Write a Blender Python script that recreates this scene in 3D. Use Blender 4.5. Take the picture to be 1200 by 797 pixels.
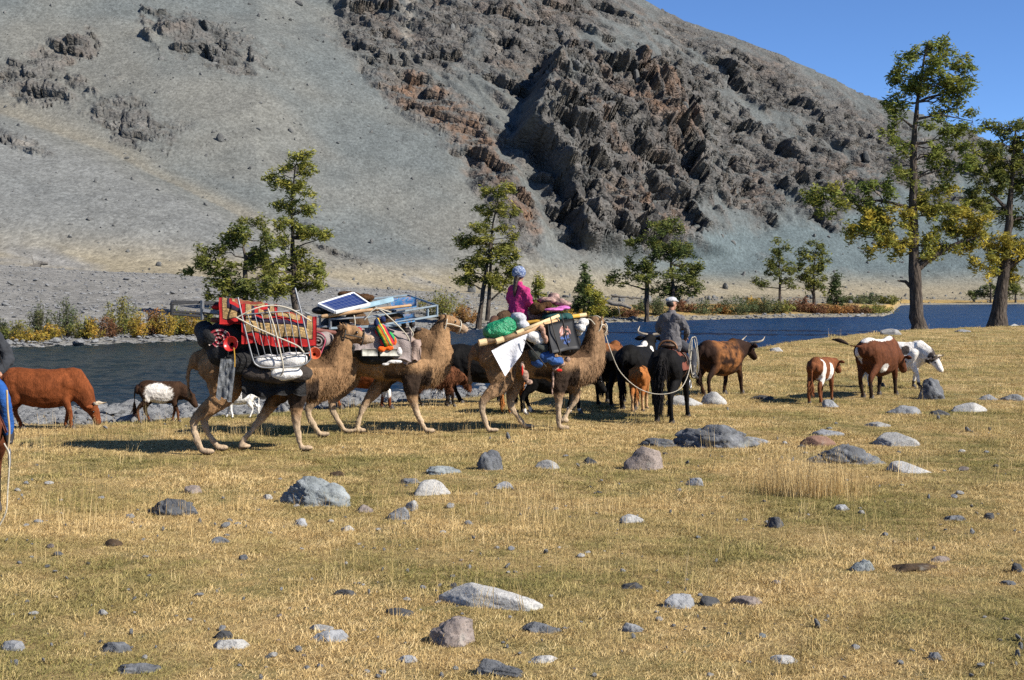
import bpy, bmesh, math, random
import numpy as np
from mathutils import Vector, Matrix

for o in list(bpy.data.objects): bpy.data.objects.remove(o)
sc = bpy.context.scene
COL = sc.collection
R = math.radians

# ------------------------------------------------------------------ camera, sky, sun, exposure
CAM_H, F, HZ = 2.4, 1600.0, 340.0           # eye height (on horseback), focal length in photo pixels, horizon row
cam_d = bpy.data.cameras.new('camera'); cam = bpy.data.objects.new('camera', cam_d); COL.objects.link(cam)
cam.location = (0, 0, CAM_H); cam.rotation_euler = (R(90), 0, 0)
cam_d.sensor_width = 36; cam_d.lens = 36 * F / 1200; cam_d.shift_y = -(398.5 - HZ) / 1200
cam_d.clip_start = 0.1; cam_d.clip_end = 6000
sc.camera = cam

SUN_DIR = Vector((-1.0, 0.46, -0.84)).normalized()      # direction the light travels
sun_el = math.asin(-SUN_DIR.z); sun_az = math.atan2(-SUN_DIR.x, -SUN_DIR.y)   # clockwise from +Y
w = bpy.data.worlds.new('World'); sc.world = w; w.use_nodes = True
wn = w.node_tree; wn.nodes.clear()
sky = wn.nodes.new('ShaderNodeTexSky'); sky.sky_type = 'NISHITA'; sky.sun_disc = False
sky.sun_elevation = sun_el; sky.sun_rotation = sun_az; sky.altitude = 3000
sky.air_density = 0.8; sky.dust_density = 0.0; sky.ozone_density = 8.0
bg = wn.nodes.new('ShaderNodeBackground'); bg.inputs[1].default_value = 0.095
wo = wn.nodes.new('ShaderNodeOutputWorld')
wn.links.new(sky.outputs[0], bg.inputs[0]); wn.links.new(bg.outputs[0], wo.inputs[0])
sl = bpy.data.lights.new('sun', 'SUN'); sl.energy = 5.0; sl.angle = R(0.53); sl.color = (1.0, 0.94, 0.85)
so = bpy.data.objects.new('sun', sl); COL.objects.link(so)
so.rotation_euler = SUN_DIR.to_track_quat('-Z', 'Y').to_euler()
sc.view_settings.view_transform = 'Standard'; sc.view_settings.look = 'None'
sc.cycles.use_denoising = False
sc.view_settings.exposure = 0.9; sc.view_settings.gamma = 1.0

# ------------------------------------------------------------------ small helpers
def P(px, py, Y):
    """photo pixel + distance -> world point"""
    return Vector(((px - 600) / F * Y, Y, CAM_H - (py - HZ) / F * Y))
def GY(py, z=0.0):
    """distance of ground of height z seen at photo row py"""
    return (CAM_H - z) * F / (py - HZ)
def tag(o, label, cat=None, group=None, kind=None):
    if label: o['label'] = label
    if cat: o['category'] = cat
    if group: o['group'] = group
    if kind: o['kind'] = kind
    return o
def empty(name, loc=(0, 0, 0), rz=0.0, s=1.0):
    o = bpy.data.objects.new(name, None); COL.objects.link(o)
    o.location = loc; o.rotation_euler = (0, 0, rz); o.scale = (s, s, s); o.empty_display_size = 0.2
    return o
def link(name, me, mat=None, parent=None, smooth=True):
    o = bpy.data.objects.new(name, me); COL.objects.link(o)
    if mat is not None and not me.materials: me.materials.append(mat)
    if parent is not None: o.parent = parent
    if smooth:
        me.polygons.foreach_set('use_smooth', np.ones(len(me.polygons), bool))
    return o
def pymesh(name, v, f, uv=None):
    me = bpy.data.meshes.new(name)
    me.from_pydata([tuple(p) for p in v], [], [tuple(q) for q in f]); me.update()
    return me
def npmesh(name, V, Q):
    """vertices (n,3), faces (m,k) of one size, straight from arrays"""
    V = np.asarray(V, np.float32); Q = np.asarray(Q, np.int32); k = Q.shape[1]
    me = bpy.data.meshes.new(name)
    me.vertices.add(len(V)); me.vertices.foreach_set('co', V.ravel())
    me.loops.add(Q.size); me.loops.foreach_set('vertex_index', Q.ravel())
    me.polygons.add(len(Q)); me.polygons.foreach_set('loop_start', np.arange(0, Q.size, k, dtype=np.int32))
    me.polygons.foreach_set('loop_total', np.full(len(Q), k, np.int32))
    me.update(calc_edges=True); me.validate()
    return me
def vcol(me, C, name='Col'):
    C = np.asarray(C, np.float32)
    if C.shape[1] == 3: C = np.hstack([C, np.ones((len(C), 1), np.float32)])
    a = me.color_attributes.new(name, 'FLOAT_COLOR', 'POINT'); a.data.foreach_set('color', C.ravel())
def vfloat(me, x, name):
    a = me.attributes.new(name, 'FLOAT', 'POINT'); a.data.foreach_set('value', np.asarray(x, np.float32))
def verts(me):
    a = np.empty(len(me.vertices) * 3, np.float32); me.vertices.foreach_get('co', a); return a.reshape(-1, 3)
def normals(me):
    a = np.empty(len(me.vertices) * 3, np.float32); me.vertices.foreach_get('normal', a); return a.reshape(-1, 3)

# ------------------------------------------------------------------ numpy noise
_rng = np.random.RandomState(7)
_perm = np.concatenate([_rng.permutation(256)] * 3).astype(np.int32)
_g3 = _rng.normal(size=(256, 3)).astype(np.float32); _g3 /= np.linalg.norm(_g3, axis=1)[:, None]
_r3 = _rng.rand(256, 3).astype(np.float32)
def _hash(i, j, k):
    return _perm[_perm[_perm[i & 255] + (j & 255)] + (k & 255)]
def perlin(x, y, z=None):
    x = np.asarray(x, np.float32); y = np.asarray(y, np.float32)
    z = np.zeros_like(x) if z is None else np.asarray(z, np.float32) + np.zeros_like(x)
    i = np.floor(x).astype(np.int32); j = np.floor(y).astype(np.int32); k = np.floor(z).astype(np.int32)
    x = x - i; y = y - j; z = z - k
    u = x*x*x*(x*(x*6-15)+10); v = y*y*y*(y*(y*6-15)+10); q = z*z*z*(z*(z*6-15)+10)
    r = 0
    for a in (0, 1):
        for b in (0, 1):
            for c in (0, 1):
                g = _g3[_hash(i+a, j+b, k+c)]
                d = g[..., 0]*(x-a) + g[..., 1]*(y-b) + g[..., 2]*(z-c)
                r = r + d * (u if a else 1-u) * (v if b else 1-v) * (q if c else 1-q)
    return r * 1.5
def fbm(x, y, z=None, o=4, gain=0.5, ridged=False):
    t = 0; a = 1.0; n = 0; s = 1.0
    for q in range(o):
        zz = None if z is None else np.asarray(z) * s + 17.3 * q
        p = perlin(np.asarray(x) * s + 31.7 * q, np.asarray(y) * s - 11.9 * q, zz)
        if ridged: p = 1 - 2 * np.abs(p)
        t = t + p * a; n += a; a *= gain; s *= 2.03
    return t / n
def worley(x, y, z, cell=False):
    """distance to nearest and second nearest cell point (and a random number of the nearest cell)"""
    i = np.floor(x).astype(np.int32); j = np.floor(y).astype(np.int32); k = np.floor(z).astype(np.int32)
    f1 = np.full(x.shape, 9, np.float32); f2 = f1.copy(); cid = np.zeros(x.shape, np.float32)
    for a in (-1, 0, 1):
        for b in (-1, 0, 1):
            for c in (-1, 0, 1):
                hh = _hash(i+a, j+b, k+c); h = _r3[hh]
                d = (i+a+h[..., 0]-x)**2 + (j+b+h[..., 1]-y)**2 + (k+c+h[..., 2]-z)**2
                if cell: cid = np.where(d < f1, hh / 255.0, cid)
                f2 = np.minimum(f2, np.maximum(f1, d)); f1 = np.minimum(f1, d)
    return (np.sqrt(f1), np.sqrt(f2), cid) if cell else (np.sqrt(f1), np.sqrt(f2))
def facets(x, y, z):
    """flat tilted plates: every cell is a plane of its own slope; also the distance to the joint between cells"""
    i = np.floor(x).astype(np.int32); j = np.floor(y).astype(np.int32); k = np.floor(z).astype(np.int32)
    f1 = np.full(x.shape, 9, np.float32); f2 = f1.copy(); t = np.zeros(x.shape, np.float32); c = t.copy()
    for a in (-1, 0, 1):
        for b in (-1, 0, 1):
            for e in (-1, 0, 1):
                hh = _hash(i+a, j+b, k+e); h = _r3[hh]; g = _g3[hh]
                dx, dy, dz = x-(i+a+h[..., 0]), y-(j+b+h[..., 1]), z-(k+e+h[..., 2]); d = dx*dx + dy*dy + dz*dz
                m = d < f1; t = np.where(m, g[..., 0]*dx + g[..., 1]*dy + g[..., 2]*dz, t); c = np.where(m, hh / 255.0, c)
                f2 = np.minimum(f2, np.maximum(f1, d)); f1 = np.minimum(f1, d)
    return t, c - .5, np.sqrt(f2) - np.sqrt(f1)
def sstep(a, b, x):
    t = np.clip((np.asarray(x, np.float32) - a) / (b - a), 0, 1); return t*t*(3-2*t)
def lerp3(A, B, t):
    return np.asarray(A, np.float32) * (1 - t[:, None]) + np.asarray(B, np.float32) * t[:, None]

# ------------------------------------------------------------------ materials
MATS = {}
class NT:
    """tiny wrapper round a node tree"""
    def __init__(s, name, rough=0.85, spec=0.25):
        s.m = bpy.data.materials.new(name); s.m.use_nodes = True; s.t = s.m.node_tree; s.t.nodes.clear()
        s.b = s.n('ShaderNodeBsdfPrincipled'); s.o = s.n('ShaderNodeOutputMaterial')
        s.l(s.b.outputs[0], s.o.inputs[0]); s.b.inputs['Roughness'].default_value = rough
        s.b.inputs['Specular IOR Level'].default_value = spec
    def n(s, t, **k):
        q = s.t.nodes.new(t)
        for a, b in k.items(): setattr(q, a, b)
        return q
    def l(s, a, b): s.t.links.new(a, b)
    def put(s, sock, v):
        if hasattr(v, 'is_linked') or isinstance(v, bpy.types.NodeSocket): s.l(v, sock)
        elif isinstance(v, (tuple, list)) and len(v) == 3 and sock.type == 'RGBA': sock.default_value = (*v, 1)
        else: sock.default_value = v
    def coord(s, kind='Object', scale=(1, 1, 1)):
        c = s.n('ShaderNodeTexCoord'); m = s.n('ShaderNodeMapping'); s.l(c.outputs[kind], m.inputs[0])
        m.inputs['Scale'].default_value = scale; return m.outputs[0]
    def noise(s, co, scale, detail=4, rough=0.55, dist=0.0):
        q = s.n('ShaderNodeTexNoise'); s.l(co, q.inputs['Vector']); q.inputs['Scale'].default_value = scale
        q.inputs['Detail'].default_value = detail; q.inputs['Roughness'].default_value = rough
        q.inputs['Distortion'].default_value = dist; return q.outputs['Fac']
    def voro(s, co, scale, feature='F1', out='Distance'):
        q = s.n('ShaderNodeTexVoronoi', feature=feature); s.l(co, q.inputs['Vector']); q.inputs['Scale'].default_value = scale
        return q.outputs[out]
    def ramp(s, fac, stops, interp='LINEAR'):
        q = s.n('ShaderNodeValToRGB'); s.l(fac, q.inputs[0]); e = q.color_ramp.elements; q.color_ramp.interpolation = interp
        while len(e) < len(stops): e.new(0.5)
        for i, (p, c) in enumerate(stops):
            e[i].position = p; e[i].color = (*c, 1) if len(c) == 3 else c
        return q.outputs[0]
    def rng(s, v, a, b, c, d):
        q = s.n('ShaderNodeMapRange'); s.put(q.inputs[0], v)
        for i, x in enumerate((a, b, c, d)): q.inputs[1 + i].default_value = x
        return q.outputs[0]
    def mix(s, fac, a, b, mode='MIX'):
        q = s.n('ShaderNodeMix', data_type='RGBA', blend_type=mode); s.put(q.inputs[0], fac)
        s.put(q.inputs[6], a); s.put(q.inputs[7], b); return q.outputs[2]
    def math(s, op, a, b=0.0):
        q = s.n('ShaderNodeMath', operation=op); s.put(q.inputs[0], a); s.put(q.inputs[1], b); return q.outputs[0]
    def attr(s, name, kind='GEOMETRY', out='Color'):
        q = s.n('ShaderNodeAttribute', attribute_name=name, attribute_type=kind); return q.outputs[out]
    def bump(s, h, strength=0.3, dist=0.02, normal=None):
        q = s.n('ShaderNodeBump'); s.l(h, q.inputs['Height']); q.inputs['Strength'].default_value = strength
        q.inputs['Distance'].default_value = dist
        if normal is not None: s.l(normal, q.inputs['Normal'])
        return q.outputs[0]
    def color(s, v): s.put(s.b.inputs['Base Color'], v)
    def norm(s, v): s.l(v, s.b.inputs['Normal'])
def simple(name, col, rough=0.8, spec=0.25, metal=0.0, var=0.25, scale=6.0, bump=0.15, bdist=0.01):
    """plain procedural surface: a base colour with mottling and fine relief"""
    if name in MATS: return MATS[name]
    q = NT(name, rough, spec); co = q.coord()
    n1 = q.noise(co, scale, 5, 0.6); n2 = q.noise(co, scale * 5, 3, 0.6)
    d = tuple(c * (1 - var) for c in col); u = tuple(min(1, c * (1 + var)) for c in col)
    q.color(q.mix(q.rng(n1, 0.3, 0.7, 0, 1), d, u))
    q.l(q.rng(n2, 0.2, 0.8, max(0, rough - 0.1), min(1, rough + 0.1)), q.b.inputs['Roughness'])
    q.b.inputs['Metallic'].default_value = metal
    if bump: q.norm(q.bump(q.math('ADD', n1, n2), bump, bdist))
    MATS[name] = q.m; return q.m
# ------------------------------------------------------------------ near bank (meadow running into a cobble shore)
WZ = -0.40                                   # water level
_EDGE = [(-60, 14), (-30, 19), (-9, 24), (-7.5, 24), (-5.9, 25.6), (-3.5, 27.8), (-1.8, 29.5), (0, 31.5), (2.2, 35), (5.1, 42.7), (9.5, 54),
         (14.9, 66), (23.5, 80), (33.5, 89), (60, 108), (110, 135), (200, 160)]
EX, EYY = np.array([e[0] for e in _EDGE], float), np.array([e[1] for e in _EDGE], float)
def bank_d(X, Y):
    """metres past the edge of the grass (negative on the meadow)"""
    X = np.asarray(X, float); Y = np.asarray(Y, float)
    e = np.interp(X, EX, EYY); f = np.interp(X, [0, 3, 9, 30, 60], [1, .6, .42, .6, .8])
    return (Y - e) * f + 0.5 * perlin(X * .35, Y * .35)
def gz(X, Y):
    X = np.asarray(X, float); Y = np.asarray(Y, float)
    d = bank_d(X, Y); wd = np.interp(X, [-2, 3, 9], [17, 10, 3.2])
    t = np.clip(d / wd, 0, 1)
    z = 0.05 * fbm(X * .25, Y * .25, o=3) + 0.02 * fbm(X * 1.3, Y * 1.3, o=2)
    return z * (1 - t) - 0.8 * t + 0.10 * sstep(-6, 0, d) * np.interp(X, [6, 12], [0, 1]) * (1 - t)
def g1(x, y): return float(gz(np.array([x]), np.array([y]))[0])

def ground_material():
    q = NT('meadow_ground', 0.95, 0.1); co = q.coord()
    a = q.noise(co, 0.35, 5, 0.6); b = q.noise(co, 2.2, 6, 0.65); c = q.noise(co, 16, 5, 0.7); d = q.noise(co, 70, 3, 0.7)
    dry = q.ramp(c, [(0.25, (.11, .08, .035)), (0.45, (.30, .205, .09)), (0.62, (.44, .32, .145)), (0.8, (.56, .44, .24))])
    grn = q.ramp(c, [(0.25, (.06, .06, .02)), (0.5, (.14, .135, .045)), (0.75, (.26, .23, .09))])
    g = q.mix(q.rng(q.mix(0.5, a, b), 0.44, 0.58, 0, 0.8), dry, grn)
    soil = q.ramp(d, [(0.3, (.10, .085, .065)), (0.7, (.22, .19, .15))])
    g = q.mix(q.rng(q.math('ADD', q.math('MULTIPLY', b, 0.7), q.math('MULTIPLY', d, 0.3)), 0.60, 0.68, 0, 0.85), g, soil)
    st = q.voro(co, 9.0, 'F1', 'Color'); sd = q.voro(co, 9.0)
    gr = q.mix(q.rng(sd, 0.15, 0.6, 0, 1), q.mix(0.55, st, (.20, .21, .215)), (.05, .05, .05))
    gr = q.mix(0.75, gr, (.16, .165, .17))
    fac = q.attr('gravel', out='Fac')
    q.color(q.mix(fac, g, gr))
    q.norm(q.bump(q.math('ADD', q.math('ADD', c, d), q.math('MULTIPLY', b, 2.0)), 0.9, 0.03))
    return q.m
px = np.concatenate([np.linspace(-4200, -360, 24), np.linspace(-300, 1500, 420), np.linspace(1560, 5000, 20)])
yy = np.concatenate([np.linspace(-30, 3, 6), np.geomspace(4, 180, 430)])
u = (px - 600) / F
GX = np.where(yy[:, None] < 4, u[None, :] * 4, u[None, :] * yy[:, None]); GYY = np.repeat(yy[:, None], len(u), 1)
GZ = gz(GX, GYY)
def gridfaces(nr, nc):
    i = np.arange(nr * nc).reshape(nr, nc)
    return np.stack([i[:-1, :-1], i[:-1, 1:], i[1:, 1:], i[1:, :-1]], -1).reshape(-1, 4)
me = npmesh('ground', np.stack([GX, GYY, GZ], -1).reshape(-1, 3), gridfaces(*GX.shape))
gm = sstep(-0.2, 1.6, bank_d(GX, GYY) + 0.8 * perlin(GX * .8, GYY * .8)) * np.interp(GX, [2, 8], [1, 0.35])
vfloat(me, gm.ravel(), 'gravel')
ground = link('ground', me, ground_material()); ground['kind'] = 'structure'
tag(ground, 'dry autumn meadow on the near river bank, tan and olive')

# ------------------------------------------------------------------ river
def water_material():
    q = NT('river_water', 0.08, 0.2); co = q.coord()
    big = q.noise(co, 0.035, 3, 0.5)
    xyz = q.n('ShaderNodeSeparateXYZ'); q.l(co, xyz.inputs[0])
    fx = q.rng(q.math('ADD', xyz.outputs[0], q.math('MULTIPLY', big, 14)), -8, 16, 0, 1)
    q.color(q.mix(fx, (.008, .017, .019), (.004, .026, .076)))  # reflections put into the base colour: grey mountain at left, blue sky at right
    q.b.inputs['IOR'].default_value = 1.33
    m1 = q.coord('Object', (0.6, 1.5, 1)); m2 = q.coord('Object', (1.0, 1.9, 1))
    h = q.math('ADD', q.noise(m1, 0.9, 4, 0.6, 0.4), q.math('MULTIPLY', q.noise(m2, 3.4, 4, 0.6, 0.5), 0.4))
    q.norm(q.bump(h, 1.0, 0.4))
    q.l(q.rng(big, 0.3, 0.7, 0.2, 0.28), q.b.inputs['Roughness'])
    # broken white water over the riffles
    n3 = q.noise(q.coord('Object', (0.25, 1.0, 1)), 0.9, 6, 0.75, 0.6); n4 = q.noise(co, 0.03, 2, 0.5)
    foam = q.math('MULTIPLY', q.rng(n3, 0.66, 0.72, 0, 1), q.rng(n4, 0.5, 0.6, 0.0, 0.75))
    w2 = q.n('ShaderNodeBsdfDiffuse'); w2.inputs[0].default_value = (.62, .66, .68, 1)
    ms = q.n('ShaderNodeMixShader'); q.l(foam, ms.inputs[0]); q.l(q.b.outputs[0], ms.inputs[1]); q.l(w2.outputs[0], ms.inputs[2])
    q.l(ms.outputs[0], q.o.inputs[0])
    return q.m
px = np.concatenate([np.linspace(-900, -60, 20), np.linspace(-50, 1250, 520), np.linspace(1270, 2600, 20)])
yy = np.concatenate([np.geomspace(14, 160, 420), np.geomspace(161, 420, 90)])
u = (px - 600) / F
WX = u[None, :] * yy[:, None]; WY = np.repeat(yy[:, None], len(u), 1)
amp = np.clip(1.2 - WY / 260, .25, 1)
Wv = amp * (0.09 * fbm(WX * .42, WY * .95, o=3) + 0.06 * perlin(WX * 1.6 + 5, WY * 2.9))
me = npmesh('river', np.stack([WX, WY, WZ + Wv], -1).reshape(-1, 3), gridfaces(*WX.shape))
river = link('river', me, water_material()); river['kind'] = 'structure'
tag(river, 'dark blue rippling river between the meadow and the mountain')

# ------------------------------------------------------------------ far bank and mountain
SHP = np.array([-900, -60, 0, 110, 220, 400, 540, 600, 720, 850, 950, 1035, 1046, 1056, 1075, 1200, 1300, 2600], float)
SHY = np.array([GY(p, WZ) for p in (425, 411, 408, 404, 400, 393, 387, 384, 378, 374, 372, 371)] + [163, 250, 262, 272, 280, 320])
TEP = [-900, 0, 200, 350, 560, 700, 900, 1200, 2600]; TEZ = [6.5, 5.0, 4.2, 3.2, 2.1, 1.4, 0.7, 0.6, .6]
FOP = [-900, 0, 300, 600, 800, 1000, 1200, 2600]; FOY = [150, 165, 182, 228, 285, 322, 345, 420]
SKP = [-900, 0, 300, 600, 750, 800, 880, 940, 1000, 1050, 1100, 1160, 1200, 1300, 2600]
SKT = [.36, .33, .31, .262, .2125, .196, .178, .164, .147, .1345, .124, .109, .100, .08, .03]
def base_far(px, Y):
    sh = np.interp(px, SHP, SHY); T = np.interp(px, TEP, TEZ); Yf = np.interp(px, FOP, FOY)
    d = Y - sh
    rise = np.interp(px, [-900, 400, 760, 1000, 1060, 1100], [1.5, 1.45, .95, .9, .6, .2]); z = -1.3 + 1.15 * sstep(-5, 2.5, d) + rise * sstep(2, 17, d)
    k = sstep(0.0, 1.0, (Y - sh - 14) / np.maximum(Yf * .80 - sh - 14, 8)); z = z + np.maximum(T - rise - .1, 0) * k
    e = np.maximum(Y - Yf + 12, 0)
    h = 0.57 * (e - 34 * (1 - np.exp(-e / 34)))
    return z + h
def ridge_cap(px, Y, z, Yr, Zr):
    return np.where(Y > Yr, Zr - (Y - Yr) * 0.5, z)
cpx = np.concatenate([np.linspace(-900, -70, 60), np.arange(-64, 1264, 1.3), np.linspace(1275, 2600, 70)])
ry = np.concatenate([np.arange(58, 165, 1.1), np.arange(165, 300, .95), np.arange(300, 470, .9), np.arange(470, 660, 1.3)])
PX = np.repeat(cpx[None, :], len(ry), 0); YY = np.repeat(ry[:, None], len(cpx), 1)
Zb = base_far(PX, YY)
above = Zb - CAM_H > np.interp(PX, SKP, SKT) * YY                # where the slope would pass the skyline
first = np.where(above.any(0), above.argmax(0), len(ry) - 1)
Yr = ry[first]; Zr = Zb[first, np.arange(len(cpx))]
Zb = ridge_cap(PX, YY, Zb, Yr[None, :], Zr[None, :])
XX = (PX - 600) / F * YY
PYb = HZ - (Zb - CAM_H) / YY * F                                  # where each base vertex is seen, to set rock where rock stands
PYb = np.where(YY > Yr[None, :], np.interp(PX, SKP, HZ - np.array(SKT) * F), PYb)
up = sstep(2, 25, YY - np.interp(PX, FOP, FOY))                   # 0 on the bank, 1 on the mountain

def ell(cx, cy, rx, ry_, ang=0):
    a = R(ang); dx = PX - cx; dy = PYb - cy
    return 1 - np.hypot((dx * math.cos(a) + dy * math.sin(a)) / rx, (-dx * math.sin(a) + dy * math.cos(a)) / ry_)
n_lo = fbm(XX / 55, YY / 55, Zb / 55, o=4); n_md = fbm(XX / 17, YY / 17, Zb / 17, o=4)
n_hi = fbm(XX / 5, YY / 5, Zb / 5, o=4, gain=.6)
# rock outcrops as seen on the real face: (centre, radii, tilt)
ROCK = [(715, 170, 105, 120, 18), (690, 262, 70, 45, 15), (660, 90, 60, 45, 0), (775, 240, 70, 62, 25), (735, 282, 60, 22, 10), (505, 130, 130, 26, 40), (590, 235, 90, 24, 58),
        (600, 60, 70, 45, 10), (520, 45, 50, 40, 30), (560, 20, 60, 30, 0), (440, 20, 60, 24, 20), (425, 45, 45, 18, 10), (660, 25, 60, 30, 10), (800, 125, 70, 60, 35), (870, 175, 105, 48, 32),
        (960, 200, 100, 45, 22), (900, 100, 120, 30, 26), (820, 50, 80, 26, 24), (1000, 150, 90, 26, 24), (1060, 185, 70, 30, 20), (960, 250, 45, 20, 20),
        (880, 235, 45, 16, 45), (148, 133, 52, 24, 22), (75, 55, 46, 16, -14), (240, 45, 75, 26, 20), (20, 75, 30, 16, 0), (25, 165, 38, 9, 22), (55, 95, 45, 20, 10),
        (375, 260, 22, 9, 20), (415, 300, 50, 8, 24), (345, 190, 14, 6, 0), (1120, 240, 60, 22, 20), (1150, 190, 70, 20, 18)]
rk = np.full(PX.shape, -9.0)
for r_ in ROCK: rk = np.maximum(rk, ell(*r_))
n_br = fbm((PX * .9 + PYb * .45) / 30, (-PX * .45 + PYb * .9) / 9, o=4)
left_ = 1 - sstep(330, 420, PX)
rock = sstep(-0.10, 0.42, rk * .9 + 0.55 * n_md + 0.30 * n_lo + .38 * n_hi + left_ * (.9 * n_br + .06)) * up * (1 - .2 * left_)
sparse = sstep(0.30, 0.5, n_md + 0.55 * n_lo - .06) * up * .6     # small scattered outcrops
rock = np.maximum(rock, sparse * sstep(-2.2, -.2, rk))
# the whole rocky flank: ribs and streaks of rock running down to the right between tongues of scree
xb = np.interp(PYb, [0, 60, 130, 200, 300], [395, 430, 515, 590, 672]); yb = np.interp(PX, [600, 690, 760, 860, 960, 1060, 1200, 1400], [308, 303, 288, 272, 262, 225, 205, 190])
inside = sstep(-12, 30, PX - xb + 22 * n_lo) * (1 - sstep(-14, 10, PYb - yb + 26 * n_md))
n_str = fbm((PX * .8 + PYb * .6) / 95, (-PX * .6 + PYb * .8) / 13, o=4) 
n_st2 = fbm((PX * .72 + PYb * .7) / 60 + 9, (-PX * .7 + PYb * .72) / 26, o=3)
rock = np.maximum(rock, inside * up * sstep(-.05, .30, -.09 + .70 * n_str + .45 * n_st2 + .20 * n_hi + .25 * sstep(-1.2, .3, rk)))
# the great buttress in the middle: steep shaded wall on its left, easing off to the right
xl = np.interp(PYb, [40, 90, 130, 175, 195, 240, 300], [640, 628, 606, 592, 622, 650, 676]) + 14 * n_lo + 6 * n_md
lw = np.interp(PYb, [40, 100, 170, 195, 300], [26, 24, 20, 12, 10])
bt = sstep(0, 1, (PX - xl) / lw) * (1 - sstep(0, 1, (PX - 735 - .35 * (PYb - 100)) / 95)) * sstep(55, 105, PYb + 18 * n_md) * (1 - sstep(288, 304, PYb + 10 * n_md))
# the lesser rib left of it and the stepped strata on the right flank
b2 = sstep(-.1, .35, ell(500, 125, 120, 26, 40) + .4 * n_md) + sstep(-.1, .3, ell(600, 240, 80, 24, 58) + .4 * n_md)
s_ax = (XX * .55 + YY * .15 - Zb * .8) / 9.0
strata = fbm(s_ax, XX / 60, YY / 60, o=3, ridged=True)
dip = Zb * .9 + YY * .25 - XX * .30                                # beds dip down to the right
wx, wy, wz_ = XX + 3 * n_md, YY + 3 * n_hi, dip + 3 * n_md
t1, c1, e1 = facets(wx / 6.5, wy / 6.5, wz_ / 4.6); t2, c2, e2 = facets(wx / 2.8 + 7, wy / 2.8, wz_ / 2.0)
t3, c3, e3 = facets(wx / 17 + 3, wy / 17, wz_ / 13)
ledge = np.mod(dip / 7.5 + 1.2 * n_lo + .5 * n_md, 1.0); ledge = np.where(ledge < .75, ledge / .75, (1 - ledge) / .25) - .5
ledge2 = np.mod(dip / 2.7 + 1.6 * n_md, 1.0) - .5
rid = fbm(XX / 22, YY / 22, Zb / 16, o=5, gain=.55, ridged=True)
amp_r = 0.55 + .45 * bt + .20 * sstep(0, .5, ell(870, 165, 200, 110, 30))
rib = fbm((PX * .8 + PYb * .6) / 120, (-PX * .6 + PYb * .8) / 30 + .3 * n_md, o=3, ridged=True); rid2 = fbm(XX / 34 + 3, YY / 34, Zb / 26, o=4, gain=.5, ridged=True)
blocks = 4.6 * c3 + 6.0 * t3 + 1.9 * c1 + 3.2 * t1 + .7 * c2 + 1.3 * t2 - 1.2 * (1 - np.clip(e3 * 6, 0, 1)) - .6 * (1 - np.clip(e1 * 5, 0, 1))
bta = np.interp(PYb, [55, 105, 170, 205, 300], [9, 20, 20, 12, 9])
D = rock * amp_r * (blocks + 2.8 * ledge + .6 * ledge2 + 1.0 * (rid - .1) + 3.6 * (rid2 - .1) * (.5 + bt) + .25 * n_hi) + bt * bta * .9 + b2 * 2.2 + inside * up * (1 - bt) * (1 - b2 * .4) * 4.2 * (rib - .1)
# long gullies and ribs of the scree, running down the fall line
fall = (XX * .80 - YY * .35)
gul = fbm(fall / 34, (YY + XX * .4) / 190, o=4)
D = D + up * (1 - rock) * (4.6 * gul + 0.28 * n_hi + .5 * n_md) + up * 10.0 * fbm(XX / 95, YY / 95, o=2)
# near scree cone on the left, its crest drawn by a tan line
crest = np.interp(PX, [-900, 0, 120, 260, 430, 2600], [-200, 122, 165, 235, 330, 900])
cone = sstep(-6, 40, PYb - crest) * up * (PX < 520)
D = D + 3.5 * cone
fade = sstep(0, 25, Yr[None, :] + 40 - YY) * (1 - .75 * sstep(-35, 0, YY - Yr[None, :]))
D = D * np.where(up > 0, fade, 1)
nx, ny, nz = .16, -.93, .33
Xf, Yf_, Zf = XX + D * nx, YY + D * ny, Zb + D * nz
bank_n = (1 - up) * sstep(1, 10, YY - np.interp(PX, SHP, SHY))
Zf = Zf + bank_n * (.35 * fbm(XX / 9, YY / 9, o=4) + .10 * fbm(XX / 1.7, YY / 1.7, o=3))
gx = [np.gradient(a, axis=1) for a in (Xf, Yf_, Zf)]; gy = [np.gradient(a, axis=0) for a in (Xf, Yf_, Zf)]
nn = np.stack([gx[1] * gy[2] - gx[2] * gy[1], gx[2] * gy[0] - gx[0] * gy[2], gx[0] * gy[1] - gx[1] * gy[0]], -1)
flat = np.abs(nn[..., 2]) / (np.linalg.norm(nn, axis=-1) + 1e-9)      # 1 on ledges, 0 on walls: rubble lies on the ledges
# colours that belong to the ground itself
n = PX.size; fl = lambda a: np.asarray(a).ravel()
warm = fl(sstep(-.25, .35, n_lo + .35 * fbm(XX / 20, YY / 20, o=2)) * (1 - sstep(560, 800, PX)))
C = lerp3(np.tile((.112, .124, .122), (n, 1)), np.tile((.170, .162, .138), (n, 1)), warm * .6)
C = lerp3(C, np.tile((.165, .172, .170), (n, 1)), fl(cone) * .6)                      # fresher grey scree
blue = fl(sstep(700, 850, PX) * sstep(120, 220, PYb)); C = lerp3(C, np.tile((.098, .126, .132), (n, 1)), blue * .85)
tanl = fl(np.exp(-((PYb - crest + 4 + 8 * n_md) / np.where(PYb < crest, 14, 5)) ** 2) * (PX < 470) * up); C = lerp3(C, np.tile((.27, .225, .15), (n, 1)), tanl * .28)
rc = lerp3(np.tile((.066, .063, .060), (n, 1)), np.tile((.155, .146, .133), (n, 1)), fl(sstep(-.5, .5, n_hi)))
orange = fl(sstep(-.02, .34, fbm(XX / 24 + 9, YY / 24, Zb / 24, o=4) + .35 * sstep(-.2, .5, np.maximum(ell(745, 190, 70, 90, 20), np.maximum(ell(530, 135, 95, 24, 40), np.maximum(ell(590, 215, 70, 30, 50), ell(760, 250, 60, 30, 30)))))) * sstep(-.3, .4, n_hi) )
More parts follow.
